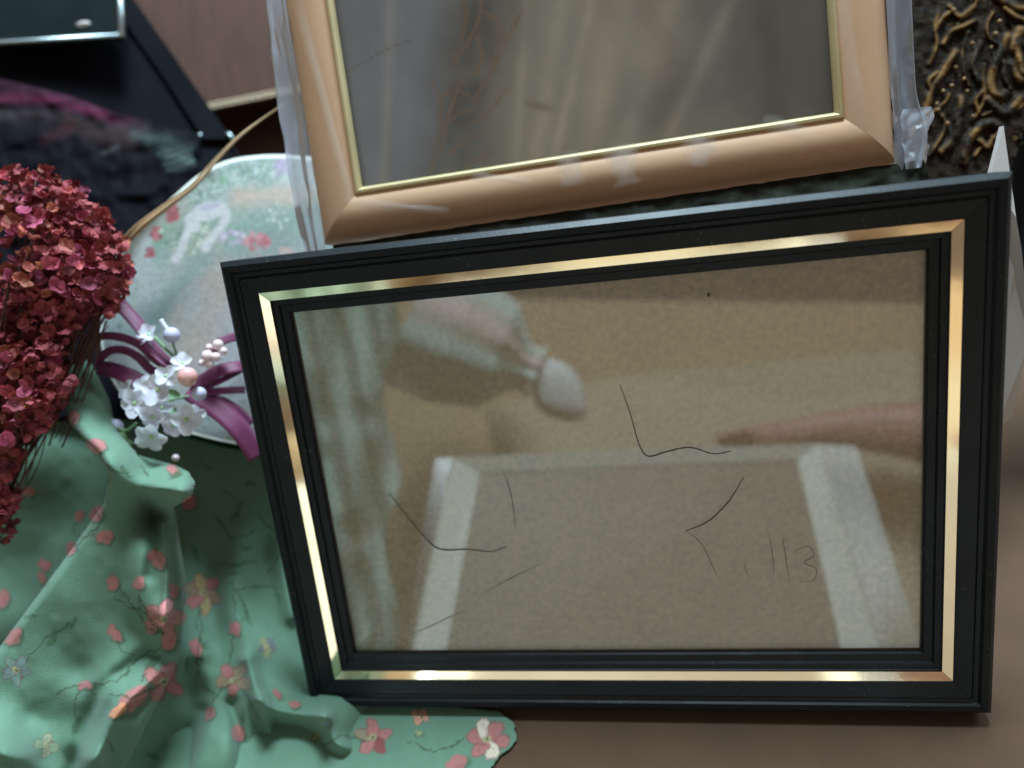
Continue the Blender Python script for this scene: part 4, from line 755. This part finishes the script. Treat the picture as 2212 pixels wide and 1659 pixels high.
pts = np.array([MIR(a, b, e) for a, b, e in zip(X.ravel(), Y.ravel(), D.ravel())]); idx = np.cumsum(kx) - 1; G = grid_faces(X.shape[1], X.shape[0]); G = G[kx[G].all(1)]
mk('fabric', pts[kx], idx[G], M_CLOTH, gl, True, world=True, attr=(.3 * cloth_print(X - 500, Y + 350) + .7 * S((190, 212, 198))).reshape(-1, 3)[kx])
lf = thing('cream_frame', 'cream picture frame in a clear bag lying in front, mirrored in the glass', 'picture frame', MIR(1380, 1200, .55))
oc = [(975, 988), (1772, 958), (1925, 1480), (872, 1480)]; ic = [(1035, 1022), (1722, 992), (1835, 1480), (950, 1480)]; dd = [.53, .53, .45, .45]
def rail4(nm, o4, i4, m):
    for k in range(3 if nm == 'x' else 4):
        a, b = k, (k + 1) % 4; cs = [MIR(*o4[a], dd[a]), MIR(*o4[b], dd[b]), MIR(*i4[b], dd[b]), MIR(*i4[a], dd[a])]; v, f = slab(cs, .002); mk(nm, v, f, m, lf, world=True)
rail4('frame_rail', oc, ic, material('cream_wood', S((244, 236, 218)), .5, noise=.06, nscale=40))
v, f = slab([MIR(*p, e + .001) for p, e in zip(ic, dd)], .001); mk('picture', v, f, material('grey_brown_print', S((148, 132, 114)), .5, noise=.08, nscale=40), lf, world=True)
for cs in ([(1772, 958), (1850, 962), (1990, 1400), (1925, 1480)], [(975, 988), (940, 992), (905, 1140), (860, 1480), (872, 1480)]):
    v, f = slab([MIR(a, b, min(.527, .527 - (b - 970) * .00016)) for a, b in cs], .0004); mk('plastic_sleeve', v, f, M_BAG, lf, world=True)
me_ = bpy.data.meshes.new('person'); J = [(2160, 950, 0.605, 88), (2010, 935, 0.615, 78), (1900, 925, 0.625, 58), (1800, 926, 0.635, 44), (1745, 932, 0.635, 34), (1690, 940, 0.640, 34), (1650, 942, 0.641, 28)]
FG = [[(1620, 928, 0.638, 11), (1585, 934, 0.637, 10), (1556, 944, 0.635, 9)], [(1612, 938, 0.641, 11), (1570, 944, 0.641, 10), (1540, 950, 0.641, 9)], [(1612, 948, 0.643, 11), (1575, 954, 0.643, 10), (1548, 956, 0.643, 9)], [(1618, 956, 0.645, 10), (1590, 960, 0.645, 9), (1568, 961, 0.645, 8)], [(1668, 962, 0.637, 11), (1640, 972, 0.635, 10), (1615, 974, 0.633, 9)]]
vs = [MIR(*j[:3]) for j in J]; rs = [j[3] for j in J]; es = [(i, i + 1) for i in range(len(J) - 1)]
for k, fg in enumerate(FG):
    prev = len(J) - 1 if k < 4 else len(J) - 2
    for j in fg: vs.append(MIR(*j[:3])); rs.append(j[3]); es.append((prev, len(vs) - 1)); prev = len(vs) - 1
base = np.array(vs[0]); me_.from_pydata([tuple(p - base) for p in vs], es, []); me_.materials.append(M_SKIN)
pa = bpy.data.objects.new('person', me_); COL.objects.link(pa); pa.location = base; tag(pa, 'bare forearm and hand reaching in front of the frame, mirrored in the glass', 'person')
pa.modifiers.new('skin', 'SKIN'); me_.skin_vertices[0].data[0].use_root = True
for i, r in enumerate(rs): rr = r / FPX * .62; me_.skin_vertices[0].data[i].radius = (rr, rr)
sb = pa.modifiers.new('sub', 'SUBSURF'); sb.levels = 2; sb.render_levels = 2
